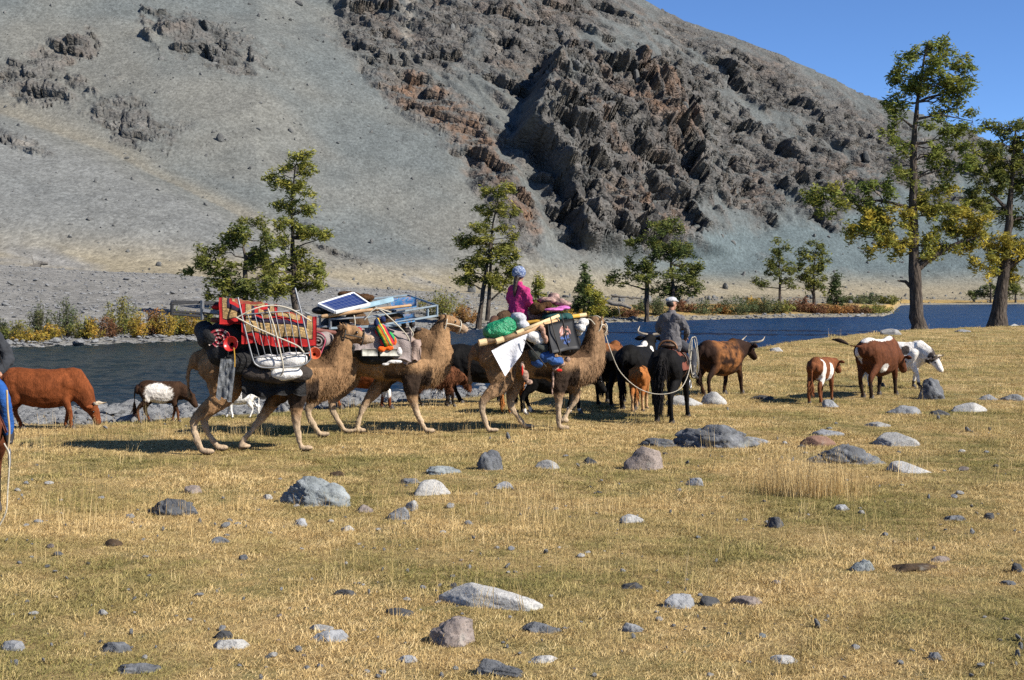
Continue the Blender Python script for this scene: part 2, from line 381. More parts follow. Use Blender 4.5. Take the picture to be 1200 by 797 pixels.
rc = lerp3(rc, np.tile((.20, .105, .055), (n, 1)), orange * (.25 + .4 * fl(np.clip(bt + b2, 0, 1))))
pale = fl(sstep(.25, .5, fbm(XX / 8, YY / 8 + 4, Zb / 8, o=3)) * .4); rc = lerp3(rc, np.tile((.27, .235, .195), (n, 1)), pale)
C = lerp3(C, np.tile((.108, .116, .112), (n, 1)), fl(inside) * .7)
C = lerp3(C, rc, fl(rock * (1 - .8 * sstep(.80, .94, flat))))
gulch = fl(np.exp(-((PX - 470 - 8 * n_md - .12 * (90 - PYb)) / 5) ** 2) * sstep(105, 60, PYb)); C = lerp3(C, np.tile((.26, .245, .21), (n, 1)), np.clip(gulch, 0, 1) * .6)
# the bank: cobbles, straw terrace, ochre turf
T_line = fl(sstep(0, 1, (YY - np.interp(PX, FOP, FOY) * .86) / 10) * (1 - up))
cob = np.tile((.20, .195, .18), (n, 1)) * (1 + .35 * fl(n_hi))[:, None]
straw = np.tile((.235, .205, .145), (n, 1)) * (1 + .18 * fl(n_hi))[:, None]
turf = np.tile((.33, .22, .07), (n, 1)) * (1 + .3 * fl(n_hi))[:, None]
bankc = lerp3(cob, straw, np.clip(T_line * fl(sstep(-.35, .1, n_md)) + fl(sstep(450, 640, PX)) * .8, 0, 1))
bankc = lerp3(bankc, turf, fl(sstep(3, 6, YY - np.interp(PX, SHP, SHY)) * (1 - sstep(16, 24, YY - np.interp(PX, SHP, SHY))) * sstep(650, 760, PX)) * .85)
C = lerp3(bankc * .85, C * .82, fl(up))
V = np.stack([Xf, Yf_, Zf], -1).reshape(-1, 3).astype(np.float32)

def far_material(name, stone):
    q = NT(name, 0.95, 0.08); co = q.coord('Object', (1, .42, .9) if stone > 2.3 else (1, 1, 1))
    c = q.attr('Col'); a = q.noise(co, 2.0, 6, 0.75); b = q.noise(co, 0.25, 4, 0.6); v = q.voro(co, stone)
    s = q.voro(co, stone, 'F1', 'Color')
    hs = q.n('ShaderNodeSeparateColor'); q.l(s, hs.inputs[0])
    k = q.math('MULTIPLY', q.rng(a, 0.3, 0.7, 0.74, 1.27), q.rng(hs.outputs[0], 0, 1, 0.8, 1.2))
    k = q.math('MULTIPLY', k, q.rng(b, 0.3, 0.7, 0.88, 1.12))
    kc = q.n('ShaderNodeCombineColor'); [q.l(k, kc.inputs[i]) for i in range(3)]
    q.color(q.mix(1.0, c, kc.outputs[0], 'MULTIPLY'))
    nb = q.bump(q.math('SUBTRACT', q.math('MULTIPLY', a, 1.2), q.math('MULTIPLY', v, 0.5)), 0.6, 0.5 / stone)
    if name.startswith('mountain'):                       # fractured faces on the rock
        rk_ = q.attr('rock', out='Fac'); c2_ = q.coord('Object', (1, 1, 1.5)); d1 = q.voro(c2_, .55, 'DISTANCE_TO_EDGE'); f3 = q.voro(c2_, 1.1); n5 = q.noise(c2_, .7, 5, .75)
        hh = q.math('ADD', q.rng(d1, 0, .16, 0, .6), q.math('ADD', q.math('MULTIPLY', f3, -.7), q.math('MULTIPLY', n5, 1.2)))
        nb = q.bump(q.math('MULTIPLY', hh, rk_), .8, .5, nb)
    q.norm(nb)
    return q.m
nr, nc = PX.shape; split = int(np.searchsorted(ry, 165))
for name, r0, r1, stn, lab in (('far_bank', 0, split + 1, 2.2, 'far river bank of cobbles, straw and ochre turf below the mountain'),
                          ('mountain', split, nr, 2.4, 'bare grey mountain of scree with dark rocky cliffs')):
    vv = V.reshape(nr, nc, 3)[r0:r1].reshape(-1, 3)
    me = npmesh(name, vv, gridfaces(r1 - r0, nc)); vcol(me, C.reshape(nr, nc, 3)[r0:r1].reshape(-1, 3)); vfloat(me, rock[r0:r1].ravel(), 'rock')
    o = link(name, me, far_material(name + '_stone', stn)); o['kind'] = 'structure'; tag(o, lab)
def fz(px, Y):
    """height of the far bank at a photo column and distance"""
    i = int(np.clip(np.searchsorted(ry, Y), 0, nr - 1)); j = int(np.clip(np.searchsorted(cpx, px), 0, nc - 1))
    return float(Zf[i, j])
# ------------------------------------------------------------------ trees and shrubs
def tube_np(pts, rad, seg=7):
    """rings along a polyline -> vertices, quads"""
    pts = np.asarray(pts, float); n = len(pts)
    t = np.gradient(pts, axis=0); t /= np.linalg.norm(t, axis=1)[:, None] + 1e-9
    ref = np.where(np.abs(t[:, 2:3]) > .9, np.array([[1., 0, 0]]), np.array([[0, 0, 1.]]))
    a = np.cross(t, ref); a /= np.linalg.norm(a, axis=1)[:, None] + 1e-9; b = np.cross(t, a)
    th = np.linspace(0, 2 * math.pi, seg, endpoint=False)
    r = np.asarray(rad, float)
    V = pts[:, None, :] + r[:, None, None] * (np.cos(th)[None, :, None] * a[:, None, :] + np.sin(th)[None, :, None] * b[:, None, :])
    i = np.arange(n * seg).reshape(n, seg); j = np.roll(i, -1, 1)
    return V.reshape(-1, 3), np.stack([i[:-1], j[:-1], j[1:], i[1:]], -1).reshape(-1, 4)
class Quads:
    def __init__(s): s.v = []; s.q = []; s.n = 0
    def add(s, v, q):
        s.v.append(np.asarray(v)); s.q.append(np.asarray(q) + s.n); s.n += len(v)
    def tube(s, pts, rad, seg=7): s.add(*tube_np(pts, rad, seg))
    def mesh(s, name): return npmesh(name, np.concatenate(s.v), np.concatenate(s.q))
def curve_pts(a, b, n=6, sag=0.0, jit=0.0, rng=None):
    t = np.linspace(0, 1, n)[:, None]; p = np.asarray(a)[None] * (1 - t) + np.asarray(b)[None] * t
    p[:, 2] += sag * np.sin(math.pi * t[:, 0])
    if jit and rng is not None: p[1:-1] += rng.normal(size=(n - 2, 3)) * jit
    return p
def bark_material():
    q = NT('bark', 0.95, 0.1); co = q.coord('Object', (1, 1, .25)); a = q.noise(co, 7, 5, .7); v = q.voro(co, 9)
    q.color(q.ramp(a, [(.3, (.028, .024, .02)), (.55, (.07, .056, .045)), (.8, (.16, .135, .11))]))
    q.norm(q.bump(q.math('SUBTRACT', a, v), .9, .08)); return q.m
def leaf_material(name='foliage'):
    q = NT(name, 0.7, 0.15); c = q.attr('Col'); q.color(c)
    tr = q.n('ShaderNodeBsdfTranslucent'); q.l(c, tr.inputs[0]); ms = q.n('ShaderNodeMixShader'); ms.inputs[0].default_value = .38
    q.l(q.b.outputs[0], ms.inputs[1]); q.l(tr.outputs[0], ms.inputs[2]); q.l(ms.outputs[0], q.o.inputs[0]); return q.m
BARK, LEAF = bark_material(), leaf_material()
GREEN, OLIVE, YEL, DARK = (.055, .075, .018), (.105, .115, .022), (.24, .19, .03), (.028, .046, .016)
def leaves_np(rng, cen, size, flat=.55):
    """one lozenge leaf spray per centre"""
    n = len(cen); d = rng.normal(size=(n, 3)); d[:, 2] *= flat; d /= np.linalg.norm(d, axis=1)[:, None]
    e = np.cross(d, rng.normal(size=(n, 3))); e /= np.linalg.norm(e, axis=1)[:, None]
    s = (size * rng.uniform(.55, 1.35, n))[:, None]
    V = np.stack([cen - d * s, cen + e * s * .27, cen + d * s, cen - e * s * .27], 1).reshape(-1, 3)
    return V, np.arange(4 * n).reshape(-1, 4)
def tree(name, label, Y, trunk, lobes, col=OLIVE, col2=GREEN, yellow=0.15, leaf=.15, dens=1.0, group=None, cat='tree', seed=1, limbs=(), depth=.8, base_z=None):
    rng = np.random.RandomState(seed); k = Y / F
    tp = [np.array(P(x, y, Y)) for x, y, r in trunk]; tr = [r for _, _, r in trunk]
    if base_z is not None: tp[0][2] = base_z - .25
    root = empty(name, (tp[0][0], Y, tp[0][2])); org = np.array([tp[0][0], Y, tp[0][2]])
    # densify the trunk a little so that it can bend and swell
    pt = [tp[0]]; rr = [tr[0] * 1.25]
    for a, b, ra, rb in zip(tp[:-1], tp[1:], tr[:-1], tr[1:]):
        for t in (.34, .67, 1.0):
            p = a * (1 - t) + b * t + (rng.normal(size=3) * min(ra, .12) * .35 if t < 1 else 0); pt.append(p); rr.append((ra * (1 - t) + rb * t) * (1 if p[2] < tp[0][2] + 5 else .82))
    Q = Quads(); T = np.array(pt); Q.tube(T, np.array(rr) * (.78 if tr[0] > .4 else .88) * (1 + .08 * rng.normal(size=len(rr))), 10)
    if tr[0] > .4:                                       # root flare of old trees
        for a in rng.uniform(0, 6.28, 5):
            e = tp[0] + np.array([math.cos(a) * 1.0, math.sin(a) * 1.0, -.05]); Q.tube(curve_pts(tp[0] + np.array([0, 0, .8]), e, 4, -.25), [tr[0] * .55, tr[0] * .45, tr[0] * .28, .05], 6)
    for lb in limbs:
        lp = [np.array(P(x, y, Y)) for x, y, r in lb]; Q.tube(lp, [r for _, _, r in lb], 7)
        T = np.concatenate([T, np.array(lp)]); rr = rr + [r for _, _, r in lb]
    Lc, Lcol = [], []
    lob2 = []
    for L_ in lobes:                                     # break each bough into uneven sprays
        x, y, rx, ry_ = L_[:4]; ex = tuple(L_[4:]); m = 3 if rx > 9 else 2
        for q_ in range(m):
            f = (q_ + .5) / m * 2 - 1; lob2.append((x + f * rx * .75 + rng.normal() * rx * .12, y + rng.normal() * ry_ * .75 + abs(f) * ry_ * .2, rx * rng.uniform(.38, .72), ry_ * rng.uniform(.85, 1.9)) + ex)
    for lobe in lob2:
        x, y, rx, ry_ = lobe[:4]; yl = lobe[4] if len(lobe) > 4 else yellow; dd = lobe[5] if len(lobe) > 5 else rng.uniform(-1, 1) * depth * rx * k
        c = np.array(P(x, y, Y)) + np.array([0, dd, 0]); ax = np.array([rx * k, max(rx * k * .8, .5), ry_ * k])
        # branch from the trunk into the lobe
        dist = np.abs(T[:, 2] - (c[2] - .35 * abs(c[0] - T[:, 0]) * .6)) + .5 * np.abs(T[:, 0] - c[0]); a = int(dist.argmin())
        rb = min(rr[a] * .55, .03 + .012 * np.linalg.norm(c - T[a]))
        Q.tube(curve_pts(T[a], c, 6, rng.uniform(-.1, .15), .05, rng), np.linspace(rb, .018, 6), 5)
        nl = int(rx * ry_ * 1.85 * dens * (0.15 / leaf) ** 2 * (k / .053) ** 2) + 10; nt = max(7, nl // 52)
        for t in range(nt):
            e = rng.normal(size=3); e *= rng.uniform(.25, 1.25) ** .7 / np.linalg.norm(e); tip = c + e * ax
            s = c + (tip - c) * rng.uniform(0, .3)
            if t % 2 == 0: Q.tube(curve_pts(s, tip, 3, .04), [.016, .012, .006], 4)
            m = nl // nt + 1; q = rng.uniform(.25, 1.08, m)[:, None]
            Lc.append(s + (tip - s) * q + rng.normal(size=(m, 3)) * np.array([.15, .15, .11]) * (leaf / .15))
            base = np.array(col) * (1 - t / nt) + np.array(col2) * (t / nt) if t % 3 else np.array(col2)
            yw = np.clip(yl * rng.uniform(.2, 1.9), 0, 1)
            cc = (base * (1 - yw) + np.array(YEL) * yw) * 1.75
            Lcol.append(np.repeat((cc[None] * rng.uniform(.7, 1.35, (m, 1))), 1, 0))
    o = link('trunk', Q.mesh('trunk'), BARK, root); o.matrix_parent_inverse = Matrix.Translation(-Vector(org))
    cen = np.concatenate(Lc) - org; V, q = leaves_np(rng, cen, leaf)
    me = npmesh('crown', V, q); vcol(me, np.repeat(np.concatenate(Lcol), 4, 0)); link('crown', me, LEAF, root, smooth=False)
    tag(root, label, cat, group); return root
G1, G2 = 'old trees on the near bank', 'trees on the far river bank'
tree('larch_tree', 'tallest larch, bare lower trunk, yellow lower boughs, standing at the river edge beside another larch', 82,
     [(1077, 389, .72), (1074, 360, .52), (1071, 300, .46), (1070, 230, .36), (1071, 170, .27), (1075, 120, .19), (1082, 75, .1), (1088, 48, .04)],
     [(1086, 57, 26, 11), (1104, 72, 32, 14), (1070, 82, 24, 12), (1097, 92, 34, 12), (1056, 99, 16, 9), (1118, 104, 18, 8), (1050, 122, 14, 8), (1122, 128, 26, 6), (1104, 132, 18, 6),
      (1130, 108, 10, 8), (1042, 146, 16, 7), (1048, 130, 10, 6), (1133, 150, 20, 6), (1112, 158, 18, 8), (1095, 172, 20, 10), (1112, 192, 26, 12), (1052, 168, 14, 8), (1060, 205, 16, 8), (1132, 172, 14, 7),
      (966, 230, 20, 12, .25), (985, 238, 14, 8, .25), (950, 226, 10, 7, .2), (1008, 222, 18, 7, .05), (1034, 218, 18, 8, .05),
      (1022, 258, 24, 16, .8), (1046, 268, 24, 16, .6), (1006, 268, 16, 11, .7), (1036, 244, 18, 10, .6), (1028, 284, 20, 10, .7), (1060, 285, 16, 11, .5),
      (1098, 250, 26, 15, .55), (1124, 270, 28, 18, .6), (1092, 280, 22, 13, .45), (1142, 256, 18, 13, .6), (1150, 286, 20, 13, .65), (1104, 226, 20, 10, .4), (1082, 236, 18, 10, .4), (1120, 292, 20, 10, .5), (1088, 300, 16, 8, .4)],
     col=(.10, .125, .026), seed=3, group=G1, leaf=.16, dens=.9, base_z=g1(24.4, 82),
     limbs=[[(1071, 318, .3), (1085, 306, .24), (1103, 294, .18), (1125, 284, .1), (1148, 278, .04)], [(1071, 290, .18), (1054, 283, .12), (1040, 285, .08)], [(1070, 245, .12), (1035, 235, .08), (1000, 236, .05), (970, 234, .03)],
            [(1071, 340, .16), (1061, 330, .1), (1052, 329, .05)], [(1071, 150, .1), (1058, 140, .06), (1046, 150, .04)], [(1073, 140, .09), (1100, 134, .05), (1140, 142, .02)]])
tree('larch_tree', 'dark leaning larch at the river edge beside the tallest larch', 88,
     [(1168, 385, .8), (1172, 355, .52), (1178, 310, .44), (1183, 260, .34), (1185, 220, .25), (1188, 175, .15), (1191, 142, .05)],
     [(1162, 148, 14, 7), (1190, 146, 18, 8), (1178, 164, 26, 9), (1202, 160, 16, 11), (1160, 188, 28, 12, .2), (1190, 196, 28, 14), (1152, 214, 24, 11, .2), (1185, 224, 32, 13), (1206, 240, 20, 15), (1150, 240, 16, 9, .3),
      (1172, 288, 24, 10, .6), (1196, 300, 20, 12, .7), (1152, 303, 20, 9, .6), (1180, 312, 18, 9, .65), (1205, 280, 16, 10, .5), (1215, 200, 22, 16), (1222, 170, 18, 12)],
     col=(.05, .072, .018), col2=DARK, seed=5, group=G1, leaf=.16, base_z=g1(31.2, 88), limbs=[[(1178, 315, .25), (1200, 300, .15), (1218, 290, .05)], [(1184, 250, .15), (1165, 230, .1), (1150, 220, .04)]])
def fb(px, Y): return fz(px, Y)
tree('larch_tree', 'tall slim larch with sparse layered boughs on far bank, behind the crib load', 88,
     [(345, 364, .26), (345, 320, .21), (343, 280, .16), (342, 240, .11), (346, 195, .05), (352, 176, .02)],
     [(352, 182, 15, 6), (342, 195, 18, 6), (360, 200, 10, 5), (330, 217, 22, 7), (352, 226, 20, 7), (334, 240, 20, 7), (362, 246, 13, 6), (347, 262, 24, 8), (366, 272, 20, 7), (382, 276, 10, 5),
      (344, 290, 20, 8), (324, 308, 18, 10), (362, 311, 24, 11), (345, 326, 34, 9), (366, 331, 18, 8), (328, 331, 22, 9)], col=(.15, .145, .028), col2=(.07, .085, .02), seed=11, group=G2, base_z=fb(345, 88))
tree('larch_tree', 'low spreading larch crown on far bank, leftmost of the trees', 84,
     [(290, 368, .24), (288, 330, .18), (285, 290, .1), (292, 266, .04)],
     [(300, 262, 18, 6), (284, 275, 22, 7), (310, 284, 22, 10), (268, 290, 20, 8), (248, 300, 22, 8), (234, 317, 18, 8), (264, 318, 24, 9), (300, 310, 22, 11), (284, 336, 30, 10), (254, 335, 18, 7), (308, 336, 20, 11), (322, 320, 14, 9)],
     col=(.09, .105, .024), col2=(.045, .06, .018), seed=12, group=G2, base_z=fb(290, 84), limbs=[[(288, 345, .14), (265, 325, .09), (238, 312, .04)]])
tree('larch_tree', 'twin-stemmed larch behind the pink-jacketed rider, on far bank', 97,
     [(560, 376, .24), (566, 340, .19), (573, 300, .15), (578, 260, .1), (584, 226, .03)],
     [(586, 227, 20, 8), (574, 243, 22, 7), (592, 250, 16, 7), (574, 272, 32, 7), (548, 278, 20, 8), (598, 280, 16, 7), (564, 290, 28, 8), (586, 301, 28, 8), (554, 306, 22, 7), (570, 319, 30, 8), (596, 318, 15, 8), (546, 329, 13, 6), (586, 335, 17, 8)],
     col=(.135, .13, .025), col2=(.055, .068, .018), seed=13, group=G2, base_z=fb(560, 97), limbs=[[(571, 376, .18), (573, 350, .15), (575, 310, .1), (577, 280, .06)], [(575, 352, .08), (588, 340, .06), (595, 322, .03)]])
def conifer_lobes(x, top, base, wmax, n):
    out = []
    for i in range(n):
        t = (i + .5) / n; y = top + (base - top) * t; out += [(x, y, max(2.5, wmax * t), (base - top) / n * .62), (x - wmax * t * .55, y + 1.5, wmax * t * .45, 2.5), (x + wmax * t * .55, y + 1.5, wmax * t * .45, 2.5)]
    return out
tree('spruce_tree', 'neat conical young spruce on far bank between rider and horseman', 112, [(685, 370, .16), (685, 340, .1), (685, 311, .02)], conifer_lobes(685, 311, 360, 17, 7), col=(.045, .062, .022), col2=DARK, yellow=.05, seed=21, group=G2, base_z=fb(685, 112), leaf=.17, dens=1.2)
tree('larch_tree', 'small yellowing young larch directly behind the pink jacket, on far bank', 100, [(631, 376, .1), (631, 345, .07), (630, 322, .02)], conifer_lobes(631, 320, 366, 15, 5), col=(.12, .13, .025), yellow=.3, seed=22, group=G2, base_z=fb(631, 100), leaf=.16)
tree('larch_tree', 'small bright yellow-green bushy larch beside the conical spruce', 110, [(699, 370, .1), (698, 350, .07), (697, 338, .02)], [(697, 344, 11, 6), (700, 354, 14, 7), (694, 360, 12, 6), (706, 361, 9, 5)], col=(.17, .17, .025), yellow=.4, seed=23, group=G2, base_z=fb(699, 110))
tree('larch_tree', 'broad dark larch clump on far bank above the horseman', 120,
     [(757, 366, .26), (758, 340, .21), (763, 310, .15), (774, 280, .1), (790, 258, .04)],
     [(791, 262, 14, 6), (776, 274, 18, 7), (796, 285, 18, 7), (760, 290, 22, 8), (786, 300, 28, 8), (754, 308, 22, 7), (811, 312, 16, 7), (736, 325, 24, 5), (765, 325, 28, 9), (796, 325, 22, 9), (813, 330, 13, 7), (780, 341, 28, 7), (720, 331, 13, 4), (808, 343, 14, 5)],
     col=(.065, .085, .022), col2=DARK, seed=14, group=G2, base_z=fb(757, 120), leaf=.19, limbs=[[(788, 364, .22), (789, 340, .17), (786, 310, .1), (792, 280, .05)], [(758, 340, .08), (735, 333, .05), (712, 331, .03)]])
tree('larch_tree', 'leftmost of three slender trees on the far spit below the blue scree', 152, [(914, 356, .2), (914, 330, .14), (913, 305, .08), (913, 286, .03)],
     [(914, 290, 13, 5), (908, 300, 13, 5), (919, 311, 14, 6), (905, 318, 11, 4), (890, 335, 10, 3), (922, 329, 8, 3), (928, 336, 7, 2.5)], col=(.05, .07, .022), col2=DARK, seed=15, group=G2, base_z=fb(914, 152), leaf=.22, limbs=[[(914, 338, .07), (890, 336, .03)]])
tree('larch_tree', 'middle and tallest-crowned of three slender trees on the far spit', 153, [(954, 357, .2), (953, 330, .14), (955, 305, .08), (957, 284, .03)],
     [(957, 287, 11, 4), (950, 298, 16, 6), (944, 312, 14, 7), (961, 318, 13, 7), (955, 332, 13, 7), (941, 327, 9, 5), (968, 308, 8, 4)], col=(.10, .11, .025), col2=DARK, seed=16, group=G2, base_z=fb(954, 153), leaf=.22, limbs=[[(954, 350, .1), (947, 330, .07), (943, 315, .04)]])
tree('spruce_tree', 'short dark conifer, rightmost of three trees on the far spit', 154, [(980, 356, .13), (980, 340, .09), (980, 322, .02)], conifer_lobes(980, 321, 350, 11, 4), col=DARK, col2=(.035, .05, .02), yellow=.03, seed=17, group=G2, base_z=fb(980, 154), leaf=.22)
tree('larch_tree', 'small far larch with flat crown across the water, behind the leaning larch', 272, [(1161, 360, .25), (1161, 345, .2), (1160, 328, .08)], [(1150, 342, 14, 4), (1140, 345, 8, 3), (1160, 333, 9, 5), (1170, 339, 9, 4)], col=DARK, col2=(.05, .06, .02), yellow=.05, seed=18, group=G2, base_z=fb(1161, 272), leaf=.35)
tree('larch_tree', 'small far larch across the water at the right picture edge', 275, [(1190, 360, .25), (1190, 345, .2), (1189, 330, .08)], [(1186, 334, 12, 6), (1196, 342, 9, 5), (1178, 343, 8, 4)], col=(.10, .11, .025), col2=DARK, yellow=.15, seed=19, group=G2, base_z=fb(1190, 275), leaf=.35)

def shrub(px, Y, wpx, hpx, col, label, seed, twig=(.12, .10, .08)):
    rng = np.random.RandomState(seed); k = Y / F; x0 = (px - 600) / F * Y; z0 = fz(px, Y) - .03
    Wd, Hh = wpx * k * .68, hpx * k * 1.12
    root = empty('shrub', (x0, Y, z0)); Q = Quads(); cen = []; cl = []
    ns = int(10 + wpx * .5)
    for i in range(ns):
        a = rng.uniform(0, 6.28); r = rng.uniform(0, 1) ** .6; b = np.array([math.cos(a) * r * Wd * .45, math.sin(a) * r * Wd * .4, 0])
        t = np.array([math.cos(a) * r * Wd, math.sin(a) * r * Wd * .8, Hh * (1 - .55 * r * r) * rng.uniform(.75, 1.05)])
        p = curve_pts(b, t, 4, .04, .03, rng); Q.tube(p, [.022, .016, .011, .005], 4)
        m = int(28 + 26 * hpx / 25); q = rng.uniform(.12, 1.02, m)[:, None]
        cen.append(b + (t - b) * q + rng.normal(size=(m, 3)) * np.array([.17, .17, .10]) * max(.5, Wd * .6)); tone = rng.uniform(.72, 1.3)
        cl.append(np.array(col)[None] * 1.25 * tone * rng.uniform(.72, 1.3, (m, 1)) * np.array([[rng.uniform(.85, 1.2), 1, 1]]))
    link('stems', Q.mesh('stems'), BARK, root)
    c = np.concatenate(cen); c[:, 2] = np.abs(c[:, 2]); V, q = leaves_np(rng, c, .085 * Y / 75, .9)
    me = npmesh('foliage', V, q); vcol(me, np.repeat(np.concatenate(cl), 4, 0)); link('foliage', me, LEAF, root, smooth=False)
    tag(root, label, 'shrub', 'shrubs along the far bank'); return root
GG, YG, YO, RB, OR = (.085, .098, .042), (.15, .145, .035), (.29, .20, .035), (.135, .068, .034), (.23, .12, .038)
ORD = ['first', 'second', 'third', 'fourth', 'fifth', 'sixth', 'seventh', 'eighth', 'ninth', 'tenth', 'eleventh', 'twelfth', 'thirteenth', 'fourteenth', 'fifteenth', 'sixteenth', 'seventeenth', 'eighteenth', 'nineteenth', 'twentieth', 'twenty-first', 'twenty-second', 'twenty-third', 'twenty-fourth', 'twenty-fifth']
CN = {GG: 'grey-green', YG: 'olive green', YO: 'golden yellow', RB: 'rusty red', OR: 'orange'}
for i, (x, d, wp, hp, c) in enumerate([(2, 3, 16, 24, GG), (18, 2.6, 34, 22, YG), (34, 1.8, 34, 13, YO), (46, 4, 24, 38, GG), (62, 2, 26, 17, YO), (76, 4.2, 28, 40, GG), (97, 2.6, 26, 28, YG), (109, 1.9, 22, 22, YO), (125, 2.6, 26, 24, RB), (142, 5, 40, 40, YG),
                                       (162, 2, 26, 26, YO), (178, 2.8, 24, 30, OR), (192, 2, 24, 32, YO), (208, 3, 24, 28, YG), (226, 2.2, 28, 26, YO), (243, 3, 24, 28, YG)]):
    shrub(x, float(np.interp(x, SHP, SHY)) + d, wp, hp, c, f'{CN[c]} shrub on left far bank, {ORD[i]} shrub from the left edge', 40 + i)
for i, (x, d, wp, hp, c) in enumerate([(518, 9, 46, 32, YG), (545, 5, 30, 20, OR), (640, 6, 24, 14, OR), (660, 8, 26, 20, YG), (676, 5, 24, 12, YO), (712, 6, 26, 12, YG), (735, 5, 30, 10, RB), (752, 8, 20, 14, GG), (772, 6, 28, 20, GG), (800, 8, 26, 12, RB), (824, 6, 36, 16, GG), (845, 7, 22, 12, OR),
                                       (862, 5.5, 38, 22, GG), (884, 8, 26, 18, YO), (899, 5.5, 28, 20, GG), (918, 6, 30, 13, YG), (936, 6.5, 26, 17, RB), (956, 5, 30, 10, RB), (978, 5, 34, 9, OR), (1002, 5, 34, 9, RB), (1026, 4.5, 36, 9, YG), (1000, 22, 26, 10, GG), (1020, 24, 24, 12, GG), (1040, 26, 26, 11, YG)]):
    shrub(x, float(np.interp(x, SHP, SHY)) + d, wp, hp, c, f'{CN[c]} shrub on the far shore, {ORD[i]} shrub rightward from the middle camel', 80 + i)

# fallen dead trunks on the far bank
for i, (a, b, Y, r, lab) in enumerate([((704, 352), (740, 361), 118, .22, 'thick grey fallen log below the broad larch clump'), ((716, 346), (752, 350), 126, .1, 'thin grey fallen pole lying above the thick fallen log'),
                                       ((34, 317), (56, 311), 150, .32, 'weathered log lying on the straw terrace at left')]):
    A, B = np.array(P(*a, Y)), np.array(P(*b, Y)); rng = np.random.RandomState(i)
    if i == 2: A[2] = fz(34, 150) + .3; B[2] = fz(56, 150) + .9
    Q = Quads(); Q.tube(curve_pts(A, B, 7, 0, r * .25, rng), np.linspace(r, r * .55, 7), 8)
    for t in (.3, .55, .8): p = A + (B - A) * t; Q.tube(curve_pts(p, p + rng.normal(size=3) * .7 + np.array([0, 0, .5]), 4, .05), [r * .3, r * .2, r * .1, .01], 5)
    tag(link('fallen_log', Q.mesh('fallen_log'), simple('dead_wood', (.13, .12, .105), .95, .1, var=.4, scale=4, bump=.5)), lab, 'log', 'fallen logs on the far bank')
# ------------------------------------------------------------------ stones, cobbles, grass
def stone_material(name, c1, c2, speck=None, band=0.0, scale=1.0):
    q = NT(name, 0.9, 0.15); co = q.coord(); oi = q.n('ShaderNodeObjectInfo')
    a = q.noise(co, 5 * scale, 6, .65, .4); b = q.noise(co, 45, 4, .75)
    c = q.ramp(a, [(.3, c1), (.7, c2)])
    if speck: c = q.mix(q.rng(b, .5, .62, 0, .8), c, speck)
    if band:
        w_ = q.n('ShaderNodeTexWave', wave_type='BANDS', bands_direction='DIAGONAL'); q.l(co, w_.inputs[0]); w_.inputs['Scale'].default_value = 1.6; w_.inputs['Distortion'].default_value = 14; w_.inputs['Detail'].default_value = 8; w_.inputs['Detail Roughness'].default_value = .7
        c = q.mix(q.math('MULTIPLY', w_.outputs['Fac'], band), c, tuple(x * .45 for x in c1))
        h = q.math('ADD', w_.outputs['Fac'], q.math('MULTIPLY', a, 1.5))
    else: h = q.math('ADD', q.math('MULTIPLY', a, 1.5), b)
    lich = q.noise(co, 3.1, 3, .6); c = q.mix(q.rng(lich, .62, .7, 0, .35), c, (.30, .31, .27))
    k = q.rng(oi.outputs['Random'], 0, 1, .8, 1.2); kc = q.n('ShaderNodeCombineColor'); [q.l(k, kc.inputs[i]) for i in range(3)]
    q.color(q.mix(1.0, c, kc.outputs[0], 'MULTIPLY')); q.norm(q.bump(h, .7, .02)); return q.m
STONE = {'granite': stone_material('pale_granite', (.26, .255, .24), (.42, .41, .385), (.13, .13, .13)), 'slate': stone_material('dark_slate', (.085, .09, .097), (.165, .17, .178), None, .5),
         'green': stone_material('green_schist', (.17, .19, .19), (.28, .30, .30), None, .45), 'brown': stone_material('brown_stone', (.15, .12, .105), (.28, .235, .205), (.08, .07, .065)),
         'grey': stone_material('grey_stone', (.17, .175, .18), (.31, .315, .32), None, .25), 'dark': stone_material('dark_stone', (.04, .042, .045), (.09, .09, .092)), 'red': stone_material('red_stone', (.15, .085, .06), (.26, .16, .115)),
         'dung': stone_material('dung', (.035, .024, .015), (.075, .05, .03))}
def rock_mesh(seed, sub=4, dims=(1, 1, 1), cuts=9, rough=.07, strat=0.0, dome=.35):
    """boulder: sphere cut by random planes, then weathered"""
    bm = bmesh.new(); bmesh.ops.create_icosphere(bm, subdivisions=sub, radius=1); me = bpy.data.meshes.new('stone'); bm.to_mesh(me); bm.free()
    v = verts(me).astype(float); rng = np.random.RandomState(seed)
    n_ = v / (np.linalg.norm(v, axis=1)[:, None] + 1e-9); o = rng.uniform(0, 50, 3)
    v += n_ * (rough * 1.7 * fbm(v[:, 0] * 1.5 + o[0], v[:, 1] * 1.5 + o[1], v[:, 2] * 1.5 + o[2], o=3))[:, None]
    for i in range(cuts):
        nrm = rng.normal(size=3); nrm[2] = abs(nrm[2]) * .8; nrm /= np.linalg.norm(nrm); d = rng.uniform(.58, .92)
        s = v @ nrm; v -= np.outer(np.maximum(s - d, 0) * (1 - dome * .2), nrm)
    v += n_ * (rough * .32 * fbm(v[:, 0] * 6 + o[0], v[:, 1] * 6, v[:, 2] * 6, o=4, gain=.6))[:, None]
    if strat:
        f1, f2, cc = worley(v[:, 0] * 1.6 + o[0], v[:, 1] * 2.2 + o[1], v[:, 2] * 3.4 + v[:, 0] * 1.2 + o[2], True)
        v += n_ * (strat * 2.2 * (cc - .5) - strat * 1.1 * (1 - np.clip((f2 - f1) * 5, 0, 1)))[:, None]
    v *= np.asarray(dims); me.vertices.foreach_set('co', v.astype(np.float32).ravel()); me.update(); return me
